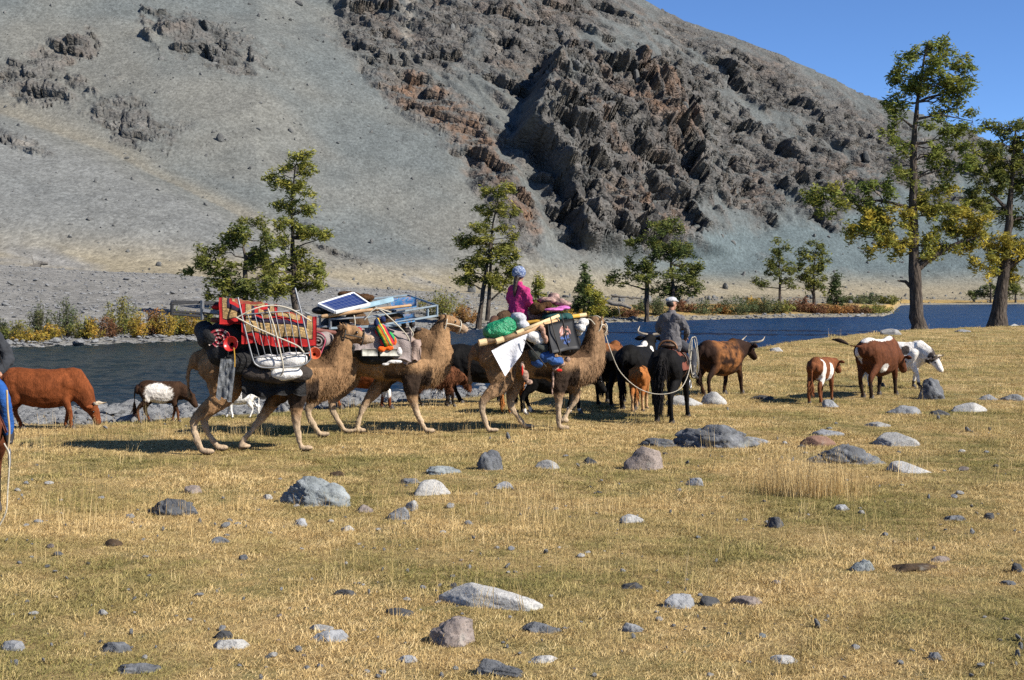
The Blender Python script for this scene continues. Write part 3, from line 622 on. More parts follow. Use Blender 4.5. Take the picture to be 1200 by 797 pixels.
def stone(px, py, wpx, hpx, kind, label, seed, depth=.75, sink=.34, sub=4, group=None, cat='stone', rough=.07, strat=0, cuts=9, rz=None, name='stone'):
    hpx *= .86; Y = GY(py + hpx * .38); X = (px - 600) / F * Y; w_, h_ = wpx * Y / F, hpx * Y / F
    sink = min(.55, sink + .1); zr = h_ / (2 * (1 - sink))
    me = rock_mesh(seed, sub, (w_ / 2 * 1.05, w_ / 2 * depth, zr), cuts, rough, strat)
    o = link(name, me, STONE[kind]); o.location = (X, Y, g1(X, Y) + zr * (1 - 2 * sink)); o.rotation_euler = (0, 0, (random.Random(seed).uniform(-.35, .35) if rz is None else rz))
    return tag(o, label, cat, group)
SG = 'stones lying on the meadow'
for i, s in enumerate([
    (201, 594, 78, 26, 'slate', 'dark slate-grey low boulder in dry grass below the hindmost camel', .6, .42), (373, 578, 94, 36, 'green', 'large blue-green veined slab with a flat top in mid meadow', .6, .36), (226, 573, 24, 12, 'brown', 'small brownish stone just above the dark slate-grey boulder', .8, .3),
    (314, 581, 13, 9, 'granite', 'small pale stone at the left end of the blue-green slab', .8, .3), (503, 572, 48, 20, 'granite', 'pale rounded granite stone right of the blue-green slab', .7, .4), (576, 542, 34, 32, 'slate', 'pointed dark furrowed stone standing upright below the front camel', .7, .3),
    (469, 601, 28, 17, 'grey', 'grey cobble of a touching pair right of the blue-green slab', .8, .3), (482, 592, 17, 13, 'granite', 'pale little cobble touching a larger grey cobble from behind', .8, .3), (428, 595, 20, 10, 'brown', 'brownish flat stone just past the blue-green slab end', .8, .4), (353, 611, 17, 10, 'grey', 'small blue-grey stone below the blue-green slab', .8, .3),
    (407, 617, 18, 9, 'granite', 'small whitish stone below and right of the blue-green slab', .8, .35), (257, 632, 23, 11, 'slate', 'flat slate chip below the dark slate-grey boulder', .6, .35), (405, 692, 32, 9, 'dark', 'thin dark stone alone in the grass left of the long speckled granite', .5, .3),
    (565, 698, 140, 28, 'granite', 'long pale speckled granite hump flush with the grass in foreground', .45, .45), (470, 716, 42, 9, 'dark', 'dark flat stone at the left end of the long speckled granite', .6, .45), (532, 740, 69, 33, 'brown', 'rounded brown boulder in front of the long speckled granite', .75, .3),
    (390, 743, 57, 14, 'grey', 'light grey flat slab in foreground, behind it a small white-topped stone', .6, .45), (377, 731, 30, 9, 'granite', 'small white-topped stone behind the light grey flat slab', .6, .35), (270, 752, 50, 13, 'granite', 'pale flat slab in foreground beside a dark lump', .6, .4), (262, 742, 24, 11, 'dark', 'dark lump of stone behind the pale flat slab', .7, .35),
    (478, 770, 28, 9, 'grey', 'small grey chip in foreground below the rounded brown boulder', .6, .4), (580, 784, 72, 18, 'slate', 'blue-grey slate slab at the bottom edge of the picture', .6, .4), (135, 756, 46, 13, 'slate', 'dark slate plate in the lower left foreground', .6, .42), (15, 753, 34, 13, 'grey', 'grey flat stone at the left edge of the foreground', .6, .4),
    (160, 781, 58, 12, 'slate', 'buried slate plate at the bottom left of the picture', .6, .45), (520, 552, 62, 10, 'green', 'flush greenish slab left of the pointed upright stone', .5, .42), (480, 563, 28, 8, 'slate', 'thin dark slab beside the flush greenish slab', .6, .4), (590, 570, 22, 9, 'grey', 'small grey slab below the pointed upright stone', .6, .4),
    (642, 546, 31, 12, 'granite', 'pale domed stone right of the pointed upright stone', .7, .38), (691, 541, 18, 9, 'dark', 'small black angular stone between the pale domed stone and furrowed boulder', .7, .3), (756, 540, 48, 34, 'brown', 'furrowed grey-brown boulder in front of the great dark ledge', .7, .3),
    (838, 514, 122, 30, 'slate', 'great dark slate ledge rising from the meadow below the horseman', .55, .42), (772, 519, 66, 13, 'slate', 'low slate plate at the left end of the great dark ledge', .7, .42), (884, 516, 40, 9, 'grey', 'grey flat stone at the right end of the great dark ledge', .6, .4), (990, 531, 92, 30, 'slate', 'dark angular rock with pale veins beside the tall straw tuft', .6, .35), (958, 517, 42, 14, 'red', 'reddish stone leaning on the dark veined rock', .6, .3),
    (1048, 516, 70, 16, 'granite', 'white domed granite stone behind the dark veined rock', .6, .42), (1064, 548, 56, 14, 'granite', 'white flat granite stone right of the dark veined rock', .6, .42), (968, 508, 42, 10, 'grey', 'grey stone in the grass above the dark veined rock', .6, .4), (815, 565, 24, 10, 'grey', 'grey stone in grass below the right of the furrowed boulder', .7, .35),
    (742, 607, 33, 12, 'granite', 'pale smooth stone alone in mid meadow below the furrowed boulder', .7, .4), (909, 611, 23, 17, 'dark', 'round dark stone alone in mid meadow', .8, .28), (1012, 663, 30, 16, 'green', 'smooth pale-banded cobble left of the burrow', .75, .32), (1101, 655, 32, 10, 'brown', 'brownish flat stone on the spoil right of the burrow', .6, .38),
    (795, 703, 46, 18, 'grey', 'grey stone, left one of three in a row in foreground', .7, .38), (830, 703, 28, 14, 'dark', 'black angular stone, middle one of three in a row in foreground', .7, .3), (876, 703, 40, 13, 'brown', 'brown stone, right one of three in a row in foreground', .7, .36), (741, 686, 34, 9, 'dark', 'dark cracked flat stone above the row of three', .6, .38),
    (633, 735, 50, 13, 'slate', 'dark slate plate right of the rounded brown boulder', .6, .4), (740, 734, 27, 13, 'grey', 'grey wedge stone below the row of three', .7, .35), (637, 771, 38, 10, 'granite', 'pale flat stone near the bottom edge, centre', .7, .4), (918, 771, 36, 9, 'granite', 'pale flat stone near the bottom edge, right of centre', .7, .4),
    (1095, 771, 22, 11, 'slate', 'small dark wedge stone near the bottom right', .7, .3), (987, 594, 19, 10, 'grey', 'grey stone below the tall straw tuft', .7, .35), (1120, 606, 36, 8, 'slate', 'thin slate at right beside a smaller dark one', .6, .38), (1159, 605, 18, 9, 'dark', 'small dark stone right of the thin slate', .7, .3),
    (1192, 667, 20, 15, 'dark', 'dark stone at the right picture edge', .7, .3), (1182, 683, 22, 7, 'slate', 'flat slate chip below the dark stone at right edge', .7, .4), (1091, 457, 36, 33, 'slate', 'blocky upright grey boulder in front of the white cow', .8, .2), (1135, 478, 43, 15, 'granite', 'pale rounded granite stone right of the blocky boulder', .7, .38),
    (1062, 481, 46, 12, 'grey', 'low light-grey stone left below the blocky boulder', .6, .4), (1101, 484, 26, 9, 'dark', 'dark broken stone between two pale ones below the blocky boulder', .6, .35), (973, 473, 23, 11, 'grey', 'grey pointed stone at the spotted calf\'s feet', .7, .3), (1158, 467, 26, 8, 'grey', 'grey flat stone right of the blocky boulder, nearer of two', .6, .4), (1186, 467, 30, 9, 'grey', 'grey flat stone right of the blocky boulder, at the picture edge', .6, .38),
    (1028, 498, 30, 8, 'granite', 'pale low stone above the white domed granite', .6, .4), (910, 411, 16, 7, 'granite', 'white stone at the river edge behind the brown bull', .7, .3), (836, 468, 30, 17, 'granite', 'pale blue-white boulder right of the horse legs', .7, .3), (802, 470, 46, 15, 'granite', 'long pale boulder half hidden behind the horse legs', .6, .35),
    (894, 465, 30, 9, 'dark', 'low dark stone right of the brown bull', .6, .35), (1045, 391, 26, 9, 'granite', 'white boulder at the foot of the tallest larch', .7, .3), (1188, 378, 24, 11, 'granite', 'white boulder by the foot of the leaning larch', .7, .3), (1128, 389, 18, 4, 'grey', 'small flat stone between the two larch trunks', .7, .3)]):
    px_, py_, w_, h_, kd, lb, dep, snk = s
    stone(px_, py_, w_, h_, kd, lb, 100 + i, dep, snk, 5 if w_ > 60 else 4, SG, strat=.07 if kd in ('slate', 'green') else (.035 if kd in ('grey', 'dark', 'brown') else .012), rough=.16 if kd in ('slate', 'dark', 'grey') else .10, cuts=16 if kd in ('slate', 'dark', 'green') else 10, cat='boulder' if w_ > 44 else 'stone')
for i, (x, y, w_, h_, lb) in enumerate([(133, 638, 22, 9, 'crumbled brown dung pat in the left meadow'), (395, 555, 18, 7, 'dark dung pat behind the blue-green slab')]):
    stone(x, y, w_, h_, 'dung', lb, 300 + i, .8, .3, 3, None, 'dung', .3, 0, 3, name='dung_pat')
stone(1066, 664, 58, 9, 'dung', 'dark burrow mouth ringed with loose soil, right of the smooth banded cobble', 330, .7, .45, 4, None, 'burrow', .35, 0, 3, name='burrow')
# small loose stones that nothing tells apart
rng = np.random.RandomState(5); protos = [rock_mesh(400 + i, 3, (1, .8, .55), 8, .09) for i in range(10)]
kinds = ['grey', 'granite', 'slate', 'dark', 'green', 'brown']; pm = {}
cnt = 0
while cnt < 290:
    py_ = 480 + 317 * rng.uniform() ** .85; px_ = rng.uniform(5, 1195); Y = GY(py_); X = (px_ - 600) / F * Y
    if px_ < 520 and py_ < 540: continue
    if fbm(np.array([X * .22 + 3]), np.array([Y * .22]), o=2)[0] < rng.uniform(-.45, .25): continue
    kd = kinds[rng.choice(6, p=[.36, .32, .11, .06, .10, .05])]; pi = rng.randint(10)
    if (pi, kd) not in pm:
        m = protos[pi].copy(); m.materials.clear(); m.materials.append(STONE[kd]); pm[(pi, kd)] = m
    r = rng.uniform(.5, 1) ** 2 * rng.uniform(2.6, 8.0) * Y / F
    o = bpy.data.objects.new('small_stone', pm[(pi, kd)]); COL.objects.link(o); o.location = (X, Y, g1(X, Y) + r * .32); o.scale = (r, r, r * rng.uniform(.6, 1.1)); o.rotation_euler = (rng.uniform(-.2, .2), rng.uniform(-.2, .2), rng.uniform(0, 6.3))
    for p_ in (o.data,): p_.polygons.foreach_set('use_smooth', np.ones(len(p_.polygons), bool))
    tag(o, 'small loose stone, finger to fist sized, lying in the dry grass', 'stone', 'small loose stones in the meadow'); cnt += 1

# ---- instanced scatter (geometry nodes): uncountable cover only
def scatter(name, label, pts, rot, scl, idx, attrs, protos_):
    """points with attributes -> instances of proto objects picked by idx"""
    me = bpy.data.meshes.new(name); me.vertices.add(len(pts)); me.vertices.foreach_set('co', np.asarray(pts, np.float32).ravel())
    a = me.attributes.new('rot', 'FLOAT_VECTOR', 'POINT'); a.data.foreach_set('vector', np.asarray(rot, np.float32).ravel())
    a = me.attributes.new('scl', 'FLOAT_VECTOR', 'POINT'); a.data.foreach_set('vector', np.asarray(scl, np.float32).ravel())
    a = me.attributes.new('idx', 'INT', 'POINT'); a.data.foreach_set('value', np.asarray(idx, np.int32))
    for k, v in attrs.items(): vfloat(me, v, k)
    coll = bpy.data.collections.new(name + '_pieces')
    for i, m in enumerate(protos_):
        o = bpy.data.objects.new(f'{name}_piece', m); coll.objects.link(o)
    g = bpy.data.node_groups.new(name, 'GeometryNodeTree')
    g.interface.new_socket('Geometry', in_out='INPUT', socket_type='NodeSocketGeometry'); g.interface.new_socket('Geometry', in_out='OUTPUT', socket_type='NodeSocketGeometry')
    N = g.nodes; i0, o0 = N.new('NodeGroupInput'), N.new('NodeGroupOutput')
    ci = N.new('GeometryNodeCollectionInfo'); ci.inputs['Collection'].default_value = coll; ci.inputs['Separate Children'].default_value = True; ci.inputs['Reset Children'].default_value = True
    m2p = N.new('GeometryNodeMeshToPoints'); iop = N.new('GeometryNodeInstanceOnPoints'); iop.inputs['Pick Instance'].default_value = True
    def at(nm, ty):
        q = N.new('GeometryNodeInputNamedAttribute'); q.data_type = ty; q.inputs['Name'].default_value = nm; return q.outputs[0]
    e2r = N.new('FunctionNodeEulerToRotation')
    L = g.links.new; L(i0.outputs[0], m2p.inputs[0]); L(m2p.outputs[0], iop.inputs['Points']); L(ci.outputs[0], iop.inputs['Instance']); L(at('idx', 'INT'), iop.inputs['Instance Index'])
    L(at('rot', 'FLOAT_VECTOR'), e2r.inputs[0]); L(e2r.outputs[0], iop.inputs['Rotation']); L(at('scl', 'FLOAT_VECTOR'), iop.inputs['Scale']); L(iop.outputs[0], o0.inputs[0])
    o = bpy.data.objects.new(name, me); COL.objects.link(o); md = o.modifiers.new('scatter', 'NODES'); md.node_group = g
    tag(o, label, None, None, 'stuff'); return o
# cobbles on both shores
COBM = stone_material('cobble', (.06, .063, .066), (.18, .183, .187), (.34, .34, .33))
cob = []
for i in range(5):
    m = rock_mesh(500 + i, 2, (1, .8, .6), 5, .08); m.materials.append(COBM); cob.append(m)
rng = np.random.RandomState(9)
X = rng.uniform(-16, 9, 60000); Y = rng.uniform(20, 60, 60000); d = bank_d(X, Y); z = gz(X, Y)
keep = (d > .2 + rng.uniform(0, 1.6, len(X))) & (z > WZ - .15) & (np.abs(X / Y) < .42) & (rng.uniform(size=len(X)) < np.interp(X, [3, 8], [1, .3])); X, Y, z = X[keep], Y[keep], z[keep]
r = np.exp(rng.normal(-3.15, .55, len(X))); S = np.stack([r * rng.uniform(.8, 1.4, len(r)), r, r * rng.uniform(.6, 1, len(r))], 1)
scatter('shore_cobbles', 'grey and white cobbles of the near river shore', np.stack([X, Y, z + r * .2], 1), np.stack([rng.uniform(-.3, .3, len(X)), rng.uniform(-.3, .3, len(X)), rng.uniform(0, 6.3, len(X))], 1), S, rng.randint(0, 5, len(X)), {}, cob)
n = 9000; px_ = rng.uniform(-40, 1240, n); d = rng.normal(.8, 1.8, n); far = rng.uniform(size=n) < .62
d = np.where(far, rng.uniform(2, 70, n), d); px_ = np.where(far, rng.uniform(-40, 640, n), px_)
Y = np.interp(px_, SHP, SHY) + d; z = np.array([fz(a, b) for a, b in zip(px_, Y)]); r = np.exp(rng.normal(-2.85, .6, n)) * np.where(far, .9, 1.0)
keep = (z > WZ - .2) & (Y < 160)
pts = np.stack([(px_ - 600) / F * Y, Y, z + r * .15], 1)[keep]; r = r[keep]; m_ = len(r)
scatter('far_cobbles', 'pale stones and driftwood-grey cobbles along the far shore', pts, np.stack([rng.uniform(-.3, .3, m_), rng.uniform(-.3, .3, m_), rng.uniform(0, 6.3, m_)], 1), np.stack([r * 1.3, r, r * .8], 1), rng.randint(0, 5, m_), {}, cob)
# boulders strewn on the scree
n = 2400; px_ = rng.uniform(-40, 1240, n); Y = rng.uniform(150, 420, n); ii = np.clip(np.searchsorted(ry, Y), 0, nr - 1); jj = np.clip(np.searchsorted(cpx, px_), 0, nc - 1)
r = np.exp(rng.normal(-1.55, .62, n)) * (Y / 300); pts = np.stack([Xf[ii, jj], Yf_[ii, jj], Zf[ii, jj] + r * .2], 1)
SCR = stone_material('scree_boulder', (.06, .062, .06), (.15, .148, .14)); scb = []
for i in range(4):
    m = rock_mesh(520 + i, 2, (1, .8, .7), 7, .1); m.materials.append(SCR); scb.append(m)
scatter('scree_boulders', 'dark boulders strewn over the mountain scree', pts, rng.uniform(0, 6.3, (n, 3)), np.stack([r * 1.2, r, r * .8], 1), rng.randint(0, 4, n), {}, scb)

# gravel chips too small to count
n = 1300; py_ = 470 + 330 * rng.uniform(size=n) ** .8; Y = GY(py_); X = rng.uniform(-.4, .4, n) * Y; cl_ = fbm(X * .5 + 2, Y * .5, o=3); keep = cl_ > rng.uniform(-.1, .55, n); X, Y = X[keep], Y[keep]; m_ = len(X)
r = np.exp(rng.normal(-4.2, .45, m_)) * np.clip(Y / 14, .8, 2)
scatter('gravel_chips', 'tiny grey stone chips among the grass', np.stack([X, Y, gz(X, Y) + r * .55 + .006], 1), rng.uniform(0, 6.3, (m_, 3)), np.stack([r * 1.3, r, r * .8], 1), rng.randint(0, 5, m_), {}, cob)
# meadow grass
def grass_material():
    q = NT('dry_grass', 0.8, 0.15); g = q.attr('grn', 'INSTANCER', 'Fac'); t = q.attr('Tip', out='Fac'); oi = q.n('ShaderNodeObjectInfo')
    c = q.mix(q.rng(g, 0, 1, 0, 1), q.ramp(oi.outputs['Random'], [(0, (.29, .185, .07)), (.35, (.46, .315, .125)), (.7, (.59, .425, .19)), (1, (.68, .52, .27))]), q.ramp(oi.outputs['Random'], [(0, (.085, .085, .018)), (.6, (.18, .165, .04)), (1, (.29, .235, .07))]))
    c = q.mix(q.rng(t, 0, 1, .0, .22), c, (.58, .48, .27)); q.color(c)
    tr = q.n('ShaderNodeBsdfTranslucent'); q.l(c, tr.inputs[0]); ms = q.n('ShaderNodeMixShader'); ms.inputs[0].default_value = .2
    q.l(q.b.outputs[0], ms.inputs[1]); q.l(tr.outputs[0], ms.inputs[2]); q.l(ms.outputs[0], q.o.inputs[0]); return q.m
GRASS = grass_material()
def tuft(seed, n, rad, h, lean, wdt, head=False):
    rng = np.random.RandomState(seed); V = []; T = []; tip = []
    for i in range(n):
        a = rng.uniform(0, 6.28); r = rad * math.sqrt(rng.uniform()); b = np.array([math.cos(a) * r, math.sin(a) * r, -.01])
        l = lean * rng.uniform(.2, 1.3); a2 = rng.uniform(0, 6.28); hh = h * rng.uniform(.45, 1.15); e = b + np.array([math.cos(a2) * l * hh, math.sin(a2) * l * hh, hh]); m = b + (e - b) * .55 + np.array([0, 0, hh * .12])
        s = np.array([-math.sin(a2 + .7), math.cos(a2 + .7), 0]) * wdt * rng.uniform(.6, 1.3); k = len(V)
        V += [b - s, b + s, m - s * .8, m + s * .8, e]; T += [(k, k + 1, k + 3), (k, k + 3, k + 2), (k + 2, k + 3, k + 4)]; tip += [0, 0, .5, .5, 1]
        if head:
            k = len(V); V += [e + s * 1.6, e - s * 1.6, e + (e - m) * .25]; T += [(k, k + 1, k + 2)]; tip += [1, 1, 1]
    me = npmesh('tuft', np.array(V), np.array(T)); vfloat(me, tip, 'Tip'); me.materials.append(GRASS); return me
tufts = [tuft(600 + i, 40, .11, .028, 2.6, .0026) for i in range(4)] + [tuft(610 + i, 24, .09, .046, 1.6, .0024) for i in range(3)] + [tuft(620 + i, 9, .13, .22, .35, .0016, True) for i in range(3)]
rng = np.random.RandomState(21)
def sow(n, y0, y1, lo, hi, p):
    Y = np.sqrt(rng.uniform(y0 * y0, y1 * y1, n)); X = rng.uniform(-.56, .56, n) * Y; d = bank_d(X, Y); bare = fbm(X * 1.1 + 9, Y * 1.1, o=3)
    k = (d < rng.normal(0, .35, n)) & (bare > rng.uniform(-.8, .05, n)); X, Y = X[k], Y[k]; m = len(X)
    g = np.clip(.36 + 1.9 * fbm(X * .4, Y * .4, o=3) + .5 * perlin(X * 1.9, Y * 1.9) + rng.normal(0, .16, m), 0, 1)
    s = rng.uniform(lo, hi, m) * (1 + .35 * perlin(X * .7 + 5, Y * .7))
    ix = rng.choice(10, m, p=p); zs = s * np.where(ix > 6, rng.uniform(.5, 1.2, m) * (.6 + .8 * (perlin(X * .5, Y * .5 + 8) > 0)), 1)
    return X, Y, g * np.where(ix > 6, .25, 1), s, zs, ix
P1 = [.22] * 4 + [.037, .037, .037] + [.003] * 3
A = [sow(40000, 7.0, 16, .8, 1.2, P1), sow(41000, 16, 30, 1.1, 1.6, P1), sow(32000, 30, 60, 1.7, 2.4, P1), sow(18000, 60, 130, 2.6, 4.0, P1)]
def clump(px_, py_, n, rx, ry__, h):
    Y0 = GY(py_); X0 = (px_ - 600) / F * Y0; X = X0 + rng.normal(0, rx, n); Y = Y0 + rng.normal(0, ry__, n); s = rng.uniform(.9, 1.3, n)
    return X, Y, np.zeros(n), s, s * h * rng.uniform(.6, 1.1, n), rng.choice([7, 8, 9], n)
A += [clump(945, 578, 150, .30, .22, 1.9), clump(530, 620, 60, .7, .9, .95), clump(690, 600, 50, .9, .8, .95), clump(600, 590, 60, 1.4, .8, .9), clump(300, 505, 60, 1.6, .6, 1.0), clump(430, 508, 50, 1.6, .6, 1.0), clump(150, 600, 50, .9, .8, .9), clump(840, 540, 50, 1.0, .6, .95), clump(60, 520, 50, .9, .8, 1.0)]
X, Y, g, s, zs, ix = [np.concatenate(c) for c in zip(*A)]
m_ = len(X)
scatter('grass', 'short dry straw-coloured grass with greener patches', np.stack([X, Y, gz(X, Y) - .004], 1), np.stack([rng.normal(0, .08, m_), rng.normal(0, .08, m_), rng.uniform(0, 6.3, m_)], 1), np.stack([s, s, zs], 1), ix, {'grn': g}, tufts)
# ------------------------------------------------------------------ bodies: overlapping volumes fused into one skin
def catmull(pts, n):
    pts = np.asarray(pts, float); k = len(pts)
    if k < 3: t = np.linspace(0, k - 1, n); return np.stack([np.interp(t, range(k), pts[:, i]) for i in range(pts.shape[1])], 1)
    e = np.vstack([2 * pts[0] - pts[1], pts, 2 * pts[-1] - pts[-2]]); out = []
    for t in np.linspace(0, k - 1, n):
        i = min(int(t), k - 2); f = t - i; p0, p1, p2, p3 = e[i:i + 4]
        out.append(.5 * (2 * p1 + (p2 - p0) * f + (2 * p0 - 5 * p1 + 4 * p2 - p3) * f * f + (3 * p1 - p0 - 3 * p2 + p3) * f ** 3))
    return np.array(out)
class Blob:
    def __init__(s): s.v = []; s.f = []; s.n = 0
    def _add(s, V, Fc):
        s.v.append(V); s.f += [tuple(i + s.n for i in q) for q in Fc]; s.n += len(V)
    def tube(s, pts, rad, seg=12, n=None, side=(0, 1, 0)):
        """pts (k,3); rad: scalars or (side, other) pairs; round capped ends"""
        rad = np.array([(r, r) if np.isscalar(r) else r for r in rad], float); n = n or max(6, 4 * len(pts))
        C = catmull(np.hstack([np.asarray(pts, float), rad]), n); c, r = C[:, :3], np.maximum(C[:, 3:], .003)
        t = np.gradient(c, axis=0); t /= np.linalg.norm(t, axis=1)[:, None] + 1e-9
        sd = np.tile(np.asarray(side, float), (n, 1)); b = np.cross(sd, t); b /= np.linalg.norm(b, axis=1)[:, None] + 1e-9; sd = np.cross(t, b)
        cs, rs = [c[0] - t[0] * r[0].mean() * q for q in (.95, .6)], [r[0] * q for q in (.3, .8)]
        cs += list(c); rs += list(r); cs += [c[-1] + t[-1] * r[-1].mean() * q for q in (.6, .95)]; rs += [r[-1] * q for q in (.8, .3)]
        sds = [sd[0]] * 2 + list(sd) + [sd[-1]] * 2; bs = [b[0]] * 2 + list(b) + [b[-1]] * 2
        th = np.linspace(0, 2 * math.pi, seg, endpoint=False); m = len(cs)
        V = np.concatenate([cs[i] + r_[0] * np.cos(th)[:, None] * sds[i] + r_[1] * np.sin(th)[:, None] * bs[i] for i, r_ in enumerate(rs)])
        Fc = [(i * seg + j, i * seg + (j + 1) % seg, (i + 1) * seg + (j + 1) % seg, (i + 1) * seg + j) for i in range(m - 1) for j in range(seg)]
        Fc += [tuple(range(seg - 1, -1, -1)), tuple((m - 1) * seg + j for j in range(seg))]
        s._add(V, Fc); return s
    def ell(s, c, r, rot=(0, 0, 0), seg=14):
        th = np.linspace(0, 2 * math.pi, seg, endpoint=False); ph = np.linspace(0, math.pi, 9)[1:-1]; V = [(0, 0, 1)]
        for p in ph: V += [(math.sin(p) * math.cos(a), math.sin(p) * math.sin(a), math.cos(p)) for a in th]
        V.append((0, 0, -1)); V = np.array(V) * np.asarray(r); M = np.array(Matrix.Rotation(rot[2], 3, 'Z') @ Matrix.Rotation(rot[1], 3, 'Y') @ Matrix.Rotation(rot[0], 3, 'X')); V = V @ M.T + np.asarray(c)
        Fc = [(0, 1 + j, 1 + (j + 1) % seg) for j in range(seg)]; m = len(ph)
        for i in range(m - 1):
            for j in range(seg): a, b = 1 + i * seg + j, 1 + i * seg + (j + 1) % seg; Fc.append((a, a + seg, b + seg, b))
        l = len(V) - 1; Fc += [(l, 1 + (m - 1) * seg + (j + 1) % seg, 1 + (m - 1) * seg + j) for j in range(seg)]
        s._add(V, Fc); return s
    def box(s, c, r, rot=(0, 0, 0)):
        V = np.array([(x, y, z) for x in (-1, 1) for y in (-1, 1) for z in (-1, 1)], float) * np.asarray(r)
        M = np.array(Matrix.Rotation(rot[2], 3, 'Z') @ Matrix.Rotation(rot[1], 3, 'Y') @ Matrix.Rotation(rot[0], 3, 'X')); V = V @ M.T + np.asarray(c)
        s._add(V, [(0, 1, 3, 2), (4, 6, 7, 5), (0, 4, 5, 1), (2, 3, 7, 6), (0, 2, 6, 4), (1, 5, 7, 3)]); return s
    def raw(s, name): return pymesh(name, np.concatenate(s.v), s.f)
    def mesh(s, name, voxel=.02, smooth=5, fac=.5):
        me = s.raw('tmp'); o = bpy.data.objects.new('tmp', me); COL.objects.link(o)
        m = o.modifiers.new('r', 'REMESH'); m.mode = 'VOXEL'; m.voxel_size = voxel; m.use_smooth_shade = True
        if smooth: q = o.modifiers.new('s', 'SMOOTH'); q.iterations = smooth; q.factor = fac
        dg = bpy.context.evaluated_depsgraph_get(); r = bpy.data.meshes.new_from_object(o.evaluated_get(dg)); r.name = name
        bpy.data.objects.remove(o); bpy.data.meshes.remove(me); return r
def displace(me, amp, sc_, seed=0, o=3):
    v = verts(me); n_ = normals(me); d = fbm(v[:, 0] * sc_ + seed, v[:, 1] * sc_, v[:, 2] * sc_, o=o) * amp
    me.vertices.foreach_set('co', (v + n_ * d[:, None]).astype(np.float32).ravel()); me.update()
def coat_material(name, rough=.75, spec=.2, hair=28, bump=.5, bd=.012, sheen=0.0):
    q = NT(name, rough, spec); co = q.coord('Object', (1, 1, .45)); c = q.attr('Col'); a = q.noise(co, hair, 5, .7); b = q.noise(co, 7, 3, .6)
    k = q.math('MULTIPLY', q.rng(a, .3, .7, .66, 1.36), q.rng(b, .3, .7, .74, 1.26)); kc = q.n('ShaderNodeCombineColor'); [q.l(k, kc.inputs[i]) for i in range(3)]
    q.color(q.mix(1.0, c, kc.outputs[0], 'MULTIPLY')); q.norm(q.bump(a, bump, bd)); q.b.inputs['Sheen Weight'].default_value = sheen; return q.m
COAT = coat_material('short_coat', .74, .08, 34, .8, .018); WOOL = coat_material('camel_wool', .95, .08, 20, .9, .03)
HORN = simple('horn', (.33, .27, .19), .45, .4, var=.35, scale=9); HOOF = simple('hoof', (.05, .042, .036), .6, .3, var=.3, scale=20); EYE = simple('eye', (.012, .008, .006), .12, .6, var=.1, bump=0)
def fuzz(body, name, parent, n, length, width, mask=None, down=.6, seed=0, mat=None, jit=.35):
    """tufts of hair grown from a body mesh, coloured as the skin below"""
    rng = np.random.RandomState(seed); v, nn = verts(body), normals(body); col = np.empty(len(v) * 4, np.float32); body.color_attributes['Col'].data.foreach_get('color', col); col = col.reshape(-1, 4)[:, :3]
    w_ = np.ones(len(v)) if mask is None else np.clip(mask(v, nn), 0, 1)
    if w_.sum() < 1e-6: return None
    i = rng.choice(len(v), n, p=w_ / w_.sum()); p = v[i] + rng.normal(size=(n, 3)) * .008; d = nn[i] * (1 - down) + np.array([-.12, 0, -1.0]) * down + rng.normal(size=(n, 3)) * jit * .5
    d /= np.linalg.norm(d, axis=1)[:, None]; s = np.cross(d, nn[i] + rng.normal(size=(n, 3)) * .5); s /= np.linalg.norm(s, axis=1)[:, None] + 1e-9
    L = length * rng.uniform(.5, 1.3, n)[:, None]; wd = width * rng.uniform(.6, 1.4, n)[:, None]
    V = np.stack([p - s * wd, p + s * wd, p + d * L], 1).reshape(-1, 3); me = npmesh(name, V, np.arange(3 * n).reshape(-1, 3)); vcol(me, np.repeat(col[i] * rng.uniform(.7, 1.35, (n, 1)), 3, 0))
    return link(name, me, mat or WOOL, parent, smooth=False)
def paint(me, f): v = verts(me); vcol(me, f(v, normals(me)))
def C3(v, c): return np.tile(np.asarray(c, np.float32), (len(v), 1))
def nz3(v, s, o=0, oc=3): return fbm(v[:, 0] * s + o, v[:, 1] * s + o * .7, v[:, 2] * s - o, o=oc)
def eyes(root, pos, r=.022):
    for p in pos: b = Blob().ell(p, (r, r, r), seg=8); link('eye', b.raw('eye'), EYE, root)

